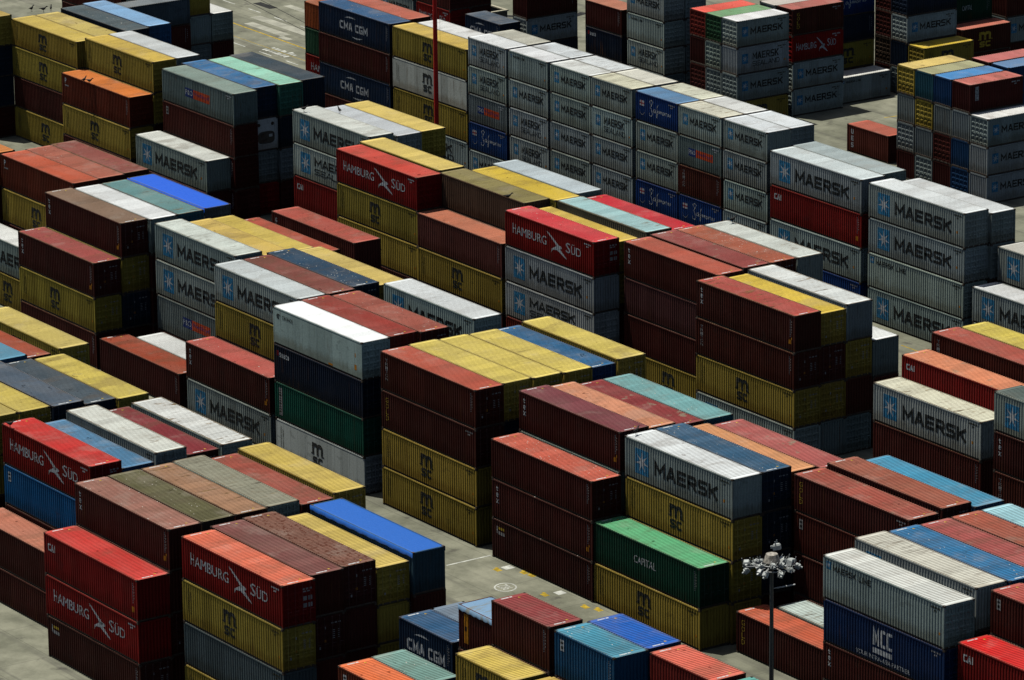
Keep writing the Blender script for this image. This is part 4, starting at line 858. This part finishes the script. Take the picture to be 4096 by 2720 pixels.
def attr_paint(src, name, amount):
    """the same paint, its colour read from the faces instead of the object"""
    m = src.copy(); m.name = name; nt = m.node_tree
    at = nt.nodes.new('ShaderNodeAttribute'); at.attribute_name = 'paint'
    for l in list(nt.links):
        if l.from_node.type == 'OBJECT_INFO' and l.from_socket.name == 'Color': nt.links.new(at.outputs['Color'], l.to_socket)
    return m
HSIDE, HROOF = attr_paint(SIDE, 'stack_side_paint', 1), attr_paint(ROOF, 'stack_roof_paint', 1)
HM = [HSIDE, HROOF, CAST_GAP, DARKSTEEL] + [INK[k] for k in INKS]
def join_heap(heap):
    V, F, MI, PC = [], [], [], []
    remap = {id(SIDE): 0, id(ROOF): 1, id(CAST_GAP): 2, id(DARKSTEEL): 3}
    for k, key in enumerate(INKS): remap[id(INK[key])] = 4 + k
    names = {m.name: i for i, m in enumerate([SIDE, ROOF, CAST_GAP, DARKSTEEL] + [INK[k] for k in INKS])}
    def add(me, M, col):
        o = len(V); V.extend(M @ v.co for v in me.vertices); ix = [names[m.name] for m in me.materials]
        for p in me.polygons: F.append(tuple(o + q for q in p.vertices)); MI.append(ix[p.material_index]); PC.append(col)
    for code, L, H, rot, x, y, z, end, roof in heap:
        M = Matrix.Translation((x + (W if rot else 0), y, z)) @ Matrix.Rotation(math.pi/2 if rot else 0, 4, 'Z')
        k = ALB * random.uniform(.88, 1.12); col = tuple(c * k for c in KIND[code][1]) + (1,); sm = code in SMOOTH; xe = 0 if rot else 1
        add(cached(('body', L, H, xe), lambda: body_mesh(L, H, xe)), M, col)
        add(cached(('side', L, H, sm), lambda: side_mesh(L, H, sm)), M, col)
        add(cached(('roof', L, H, sm), lambda: roof_mesh(L, H, not sm)), M, tuple(min(.66, c*.69) for c in lin(roof)) + (1,) if roof else col)
        E = M @ (Matrix.Translation((L, 0, 0)) if xe else Matrix.Translation((0, W, 0)) @ Matrix.Rotation(math.pi, 4, 'Z'))
        if end == 'p': add(cached(('end', H), lambda: end_mesh(H)), E, col)
        else:
            for s_ in (0, 1): add(cached(('door', H, True), lambda: door_mesh(H, True)), E @ Matrix.Translation((0, .115 if s_ == 0 else W/2, 0)), col)
        for what in ('emblem', 'lettering'):
            me = cached(('logo', code, L, H, what), lambda: logo_mesh(code, L, H, sm, what))
            if me: add(me, M, col)
    me = bpy.data.meshes.new('packed_containers'); me.from_pydata(V, [], F)
    for m in HM: me.materials.append(m)
    me.polygons.foreach_set('material_index', MI)
    at = me.attributes.new('paint', 'FLOAT_COLOR', 'FACE'); at.data.foreach_set('color', [c for p in PC for c in p])
    me.update(); return me
st = obj('packed_containers', join_heap(HEAP))
st['kind'] = 'stuff'; st['span'] = 99999.; st['label'] = 'remaining containers packed deep inside and at the far rim of the stacks'; st['category'] = 'containers'

# ------------------------------------------------------------------ yard
GROUND = make_ground_mat()
bm = bmesh.new(); S = 1500.
bm.faces.new([bm.verts.new(p) for p in ((-S, -S, 0), (S, -S, 0), (S, S, 0), (-S, S, 0))])
g = obj('ground', to_mesh('ground', bm, [GROUND])); g['kind'] = 'structure'

WHITEP = flat_mat('white_road_paint', (.36, .37, .33), .8, .1, .3, 2.)
YELLP = flat_mat('yellow_road_paint', (.30, .21, .022), .8, .1, .35, 2.)
PALE = flat_mat('pale_concrete_patch', (.255, .255, .205), .85, .1, .2, .8)
BLACKP = flat_mat('black_road_paint', (.02, .02, .019), .8, .1, .3, 2.)
def sheet(bm, pts, z=.004):
    bm.faces.new([bm.verts.new((x, y, z)) for x, y in pts])
def rect(bm, x0, x1, y0, y1, z=.004): sheet(bm, ((x0,y0),(x1,y0),(x1,y1),(x0,y1)), z)
def seg(bm, a, b, w, z=.004):
    d = Vector((b[0]-a[0], b[1]-a[1])).normalized(); n_ = Vector((-d.y, d.x)) * w/2
    sheet(bm, ((a[0]-n_.x, a[1]-n_.y), (b[0]-n_.x, b[1]-n_.y), (b[0]+n_.x, b[1]+n_.y), (a[0]+n_.x, a[1]+n_.y)), z)
bm = bmesh.new()
rect(bm, -157.5, -147., 111.9, 113.2); rect(bm, -155.4, -148.2, 109.9, 111.0); rect(bm, -148., -146.2, 109.4, 110.1); rect(bm, -160, -150, 117.5, 118.4)
pt = obj('pavement_patch', to_mesh('pavement_patch', bm, [PALE])); pt['kind'] = 'structure'
bm = bmesh.new()
for i in range(14):                                     # dashes along the far road
    x = -166.2 + i*5.1; rect(bm, x, x + 2.4, 113.86, 114.02)
    x = -148.6 + i*5.0; rect(bm, x, x + 2.3, 104.45, 104.6)
rect(bm, -.08, .08, 31.7, 35.45)
rect(bm, 2.55, 3.25, 34.55, 35.3); rect(bm, 9.1, 9.8, 34.45, 35.15); rect(bm, 29.6, 30.2, 33., 33.6)
# number in a ring
cx, cy, th = 6.28, 32.42, math.radians(56)
def place(u, v): return (cx + u*math.cos(th) - v*math.sin(th), cy + u*math.sin(th) + v*math.cos(th))
ring = [(.80*math.cos(2*math.pi*i/28), .92*math.sin(2*math.pi*i/28)) for i in range(28)]
for i in range(28):
    a, b = ring[i], ring[(i+1) % 28]
    sheet(bm, [place(*a), place(*b), place(b[0]*.86, b[1]*.87), place(a[0]*.86, a[1]*.87)])
vs, fs = text_polys('Z86', .0)
ax, bx = min(v[0] for v in vs), max(v[0] for v in vs); az, bz = min(v[1] for v in vs), max(v[1] for v in vs)
bv = [bm.verts.new((cx - .05 + (v[0]-ax)/(bx-ax)*1.0 - .50, cy + (v[1]-az)/(bz-az)*.80 - .40, .0045)) for v in vs]
for f in fs: bm.faces.new([bv[i] for i in f])
# worn lettering on the far road
for s, u0, u1, v0, v1 in (('SLOW', -143.0, -140.2, 105.2, 106.6),):
    for i in range(16):
        a = u0 - 1.2 + (i % 8)*.55 + random.uniform(-.1, .1); b = v0 + (i // 8)*1.1; rect(bm, a, a + .34, b, b + random.uniform(.3, .8))
rect(bm, -141.4, -140.2, 108.9, 109.4)
rm = obj('road_markings', to_mesh('road_markings', bm, [WHITEP])); rm['kind'] = 'structure'
bm = bmesh.new()
seg(bm, (-175, 109.6), (-118, 108.3), .22); seg(bm, (-160, 106.2), (-120, 105.9), .07)
for x, y in ((2.9, 34.05), (4.5, 35.2), (5.3, 35.3), (9.2, 33.7), (13.9, 34.9), (12.9, 34.5)): rect(bm, x - .32, x + .32, y - .22, y + .22); rect(bm, x - .5, x - .2, y + .05, y + .3, .0045)
seg(bm, (-84.5, 137.2), (-84.0, 141.5), .16); rect(bm, -83.4, -82.7, 138.1, 139.1); seg(bm, (-24, 91.2), (-6, 91.0), .14); seg(bm, (-30, 85.6), (-6, 85.4), .12); rect(bm, 33.6, 34.2, 33.9, 34.3)
ym = obj('yellow_road_markings', to_mesh('yellow_road_markings', bm, [YELLP])); ym['kind'] = 'structure'
bm = bmesh.new()
for R, w in ((5.2, .85), (7.2, .95)):                   # dark curved bands painted at the far yard entrance
    for i in range(24):
        a, b = (math.radians(-92 + 120*k/24) for k in (i, i+1)); c = (-144.5, 137.5)
        sheet(bm, [(c[0] + R*math.cos(a), c[1] + R*math.sin(a)), (c[0] + R*math.cos(b), c[1] + R*math.sin(b)), (c[0] + (R-w)*math.cos(b), c[1] + (R-w)*math.sin(b)), (c[0] + (R-w)*math.cos(a), c[1] + (R-w)*math.sin(a))])
seg(bm, (-170, 118.2), (-140, 113.0), .10); seg(bm, (-170, 116.6), (-140, 111.6), .10); rect(bm, -163.0, -159.6, 115.6, 116.6)
bk = obj('black_road_markings', to_mesh('black_road_markings', bm, [BLACKP])); bk['kind'] = 'structure'

# open steel bin at the far side
bm = bmesh.new(); x0, x1, y0, y1, h = -139.3, -134.9, 124.6, 128.6, 2.59
for a, b, c, d in ((x0, x1, y0, y0+.12), (x0, x1, y1-.12, y1), (x0, x0+.12, y0+.12, y1-.12), (x1-.12, x1, y0+.12, y1-.12)): box(bm, a, b, c, d, .02, h - .12)
box(bm, x0 + .12, x1 - .12, y0 + .12, y1 - .12, .02, .10)
bn = obj('open_bin', to_mesh('open_bin', bm, [DARKSTEEL])); tag(bn, 'empty dark steel bin with cream rim on the far concrete', 'bin')
bm = bmesh.new()
for a, b, c, d in ((x0-.1, x1+.1, y0-.1, y0+.22), (x0-.1, x1+.1, y1-.22, y1+.1), (x0-.1, x0+.22, y0+.22, y1-.22), (x1-.22, x1+.1, y0+.22, y1-.22)): box(bm, a, b, c, d, h - .12, h)
obj('rim', to_mesh('rim', bm, [flat_mat('cream_paint', (.30, .28, .20))]), bn)

# red mast between the blocks
REDP = flat_mat('red_mast_paint', (.43, .016, .013), .5, .2, .15, 1.)
mast = bpy.data.objects.new('mast', None); COL.objects.link(mast); mast.location = (-84.6, 86.9, 0); tag(mast, 'tall red steel mast rising between the container blocks', 'mast')
bm = bmesh.new(); tube(bm, (0,0,.3), (0,0,38), .235, .15, 16)
obj('pole', to_mesh('pole', bm, [REDP], False), mast)
bm = bmesh.new(); box(bm, -.45, .45, -.45, .45, 0, .32); obj('base_plate', to_mesh('base_plate', bm, [DARKSTEEL]), mast)
bm = bmesh.new(); tube(bm, (.36, .30, .3), (.30, .25, 38), .010, .010, 5); obj('cable', to_mesh('cable', bm, [DARKSTEEL]), mast)

# lamp mast
LX, LY, LZ = (53.6, 19.6, 17.4)
lamp = bpy.data.objects.new('lamp_mast', None); COL.objects.link(lamp); lamp.location = (LX, LY, 0); tag(lamp, 'high grey lamp mast carrying a ring of white floodlights', 'lamp mast')
POLE = flat_mat('pole_grey', (.055, .06, .058), .5, .4, .2, 1.)
bm = bmesh.new(); tube(bm, (0,0,.2), (0,0,LZ), .19, .105, 14); obj('pole', to_mesh('pole', bm, [POLE]), lamp)
bm = bmesh.new(); box(bm, -.4, .4, -.4, .4, 0, .22); obj('base_plate', to_mesh('base_plate', bm, [DARKSTEEL]), lamp)
WHITEL = flat_mat('lamp_white', (.32, .34, .32), .4, .3, .25, 4.)
GLASS = flat_mat('lamp_glass', (.12, .13, .13), .15, .6)
bm = bmesh.new()
for R, z in ((.62, LZ - .10), (.95, LZ - .32)):
    for i in range(20):
        a, b = 2*math.pi*i/20, 2*math.pi*(i+1)/20
        tube(bm, (R*math.cos(a), R*math.sin(a), z), (R*math.cos(b), R*math.sin(b), z), .035, .035, 6)
for i in range(6):
    a = math.pi*i/3; tube(bm, (.1*math.cos(a), .1*math.sin(a), LZ - .15), (.95*math.cos(a), .95*math.sin(a), LZ - .32), .03, .03, 6)
obj('ring_frame', to_mesh('ring_frame', bm, [STEEL]), lamp)
bm = bmesh.new()                                         # tapered cover over the hoist
n = 12; lo = [(.52*math.cos(2*math.pi*i/n), .52*math.sin(2*math.pi*i/n), LZ + .05) for i in range(n)]; hi = [(.36*math.cos(2*math.pi*i/n), .36*math.sin(2*math.pi*i/n), LZ + .52) for i in range(n)]
A = [bm.verts.new(p) for p in lo]; B_ = [bm.verts.new(p) for p in hi]
for i in range(n): bm.faces.new((A[i], A[(i+1) % n], B_[(i+1) % n], B_[i]))
bm.faces.new(B_); bm.faces.new(A[::-1])
obj('hoist_cover', to_mesh('hoist_cover', bm, [flat_mat('weathered_zinc', (.26, .24, .20), .6, .3, .5, 5.)]), lamp)
def flood_mesh():
    bm = bmesh.new()
    a = [(-.17,-.20),(.17,-.20),(.17,.20),(-.17,.20)]; b = [(-.13,-.15),(.13,-.15),(.13,.15),(-.13,.15)]
    V = [bm.verts.new((x, y, -.20)) for x, y in a] + [bm.verts.new((x, y, .02)) for x, y in a] + [bm.verts.new((x, y, .12)) for x, y in b]
    for k in (0, 4):
        for i in range(4): bm.faces.new((V[k+i], V[k+(i+1) % 4], V[k+4+(i+1) % 4], V[k+4+i])).material_index = 0
    bm.faces.new(V[8:12]).material_index = 0; bm.faces.new(V[0:4][::-1]).material_index = 1
    tube(bm, (-.24, 0, -.05), (.24, 0, -.05), .025, .025, 6, 0); box(bm, -.06, .06, .20, .34, -.10, .04, 0)
    for s in (-.22, .22): box(bm, s - .012, s + .012, -.03, .03, -.05, .30, 0)
    bmesh.ops.bevel(bm, geom=[e for e in bm.edges if e.is_boundary is False and e.calc_length() > .25 and len(e.link_faces) == 2 and e.calc_face_angle(0) > .6][:12], offset=.02, segments=2, affect='EDGES')
    return to_mesh('floodlight', bm, [WHITEL, GLASS])
fm = flood_mesh(); random.seed(5)
for i in range(17):
    R = .80 if i % 3 == 0 else (1.18 if i % 3 == 1 else 1.55); a = 2*math.pi*i/17 + .2; z = LZ + (.02, -.34, -.30)[i % 3] + random.uniform(-.14, .10)
    o = obj('floodlight', fm, lamp, (R*math.cos(a), R*math.sin(a), z)); o.rotation_euler = (random.uniform(-.75, -.15), random.uniform(-.25, .25), a - math.pi/2 + random.uniform(-.4, .4)); o.scale = (.84,)*3
for a, z in ((2.3, .72), (.25, .62), (4.0, .12)):        # cameras and aerials on arms
    o = obj('floodlight', fm, lamp, (1.5*math.cos(a), 1.5*math.sin(a), LZ + z - .2)); o.rotation_euler = (-.2, .1, a); o.scale = (1.1,)*3
bm = bmesh.new()
for i in range(17):
    a = 2*math.pi*i/17 + .2; R = .80 if i % 3 == 0 else (1.18 if i % 3 == 1 else 1.55); tube(bm, (.6*math.cos(a), .6*math.sin(a), LZ - .22), (R*math.cos(a), R*math.sin(a), LZ - .2), .028, .028, 6)
tube(bm, (.18, .27, LZ - 1.62), (.78, 1.16, LZ - 1.42), .05, .05, 8); tube(bm, (0, 0, LZ - 1.66), (.3, .44, LZ - 1.58), .03, .03, 6)
obj('lamp_arm', to_mesh('lamp_arm', bm, [STEEL]), lamp)

# birds resting on roofs
BIRD = flat_mat('dark_feathers', (.030, .029, .027), .8, .1)
def bird_mesh():
    bm = bmesh.new(); prof = [(-.34, .012, .30), (-.20, .035, .30), (-.08, .085, .27), (.06, .10, .27), (.16, .07, .33), (.20, .05, .39), (.25, .055, .44), (.31, .03, .45), (.38, .006, .44)]
    n = 8; rings = []
    for x, r, z in prof: rings.append([bm.verts.new((x, r*.8*math.cos(2*math.pi*i/n), z + r*math.sin(2*math.pi*i/n))) for i in range(n)])
    for a, b in zip(rings, rings[1:]):
        for i in range(n): bm.faces.new((a[i], a[(i+1) % n], b[(i+1) % n], b[i]))
    bm.faces.new(rings[0][::-1]); bm.faces.new(rings[-1])
    for s in (-.04, .04): tube(bm, (.03, s, .0), (.0, s, .22), .010, .014, 5); tube(bm, (-.02, s, .006), (.09, s, .006), .010, .006, 5)
    return to_mesh('bird', bm, [BIRD], True)
bmsh = bird_mesh(); random.seed(3)
for i, (x, y, z, rz, lab) in enumerate([(-110.26, 65.80, 8.690, 2.00, 'dark bird on the edge of the orange roof, upper left'),
  (-109.58, 65.97, 8.690, 0.50, 'second dark bird on the orange roof edge, by a corner'),
  (-78.79, 69.54, 11.600, 1.00, 'dark bird on the cream white roof near its near edge'),
  (-76.48, 71.71, 11.600, 3.00, 'dark bird in the middle of the cream white roof'),
  (-128.69, 70.76, 11.300, 2.00, 'first dark bird along the far rim of the upper yellow roof'),
  (-127.80, 71.53, 11.300, 1.00, 'second dark bird along the far rim of the upper yellow roof'),
  (-127.72, 72.29, 11.300, 2.50, 'third dark bird along the far rim of the upper yellow roof'),
  (13.22, 38.60, 11.600, 2.00, 'dark bird on the corner of the white roof behind mint green'),
  (-43.90, 66.92, 11.600, 1.00, 'dark bird on the edge of the olive brown roof'),
  (-27.47, 76.98, 11.600, 1.50, 'dark bird on the rusty-ended white roof'),
  (-13.48, 4.98, 11.600, 0.60, 'dark bird on the red roof of the low stack by the frame edge')]):
    o = obj('bird', bmsh, None, (x, y, z), rz); o.scale = (1.25,)*3; tag(o, lab, 'bird', 'birds resting on container roofs')

# ------------------------------------------------------------------ light
sun_dir = Vector((-.270, -.130, 1.)).normalized()
sd = bpy.data.lights.new('sun', 'SUN'); sd.energy = 5.0; sd.angle = math.radians(.5); sd.color = (1., .965, .90)
so = bpy.data.objects.new('sun', sd); COL.objects.link(so); so.rotation_euler = sun_dir.to_track_quat('Z', 'Y').to_euler(); so.location = (0, 0, 120)
world = bpy.data.worlds.new('World'); scene.world = world; world.use_nodes = True
nt = world.node_tree; sky = nt.nodes.new('ShaderNodeTexSky'); sky.sky_type = 'NISHITA'; sky.sun_disc = False
sky.sun_elevation = math.asin(sun_dir.z); sky.sun_rotation = math.atan2(sun_dir.x, sun_dir.y)
sky.air_density = 1.; sky.dust_density = 2.2; sky.ozone_density = .3
nt.links.new(sky.outputs[0], nt.nodes['Background'].inputs[0]); nt.nodes['Background'].inputs[1].default_value = .055

# ------------------------------------------------------------------ camera
cam = bpy.data.cameras.new('camera'); co = bpy.data.objects.new('camera', cam); COL.objects.link(co)
cam.sensor_width = 36.; cam.sensor_fit = 'HORIZONTAL'; cam.lens = 179.4348; cam.clip_end = 5000.; cam.clip_start = 1.
co.matrix_world = Matrix([[0.5629264, -0.2257367, 0.7950829, 282.4416565], [0.8264313, 0.166753, -0.5377776, -153.5807117], [-0.0111863, 0.9598106, 0.2804256, 115.0237045], [0, 0, 0, 1]])
scene.camera = co
scene.view_settings.view_transform = 'Standard'; scene.view_settings.look = 'None'; scene.view_settings.exposure = .14; scene.view_settings.gamma = 1.
scene.render.resolution_x, scene.render.resolution_y = 1024, 680
scene.cycles.max_bounces = 4; scene.cycles.diffuse_bounces = 0; scene.cycles.glossy_bounces = 2
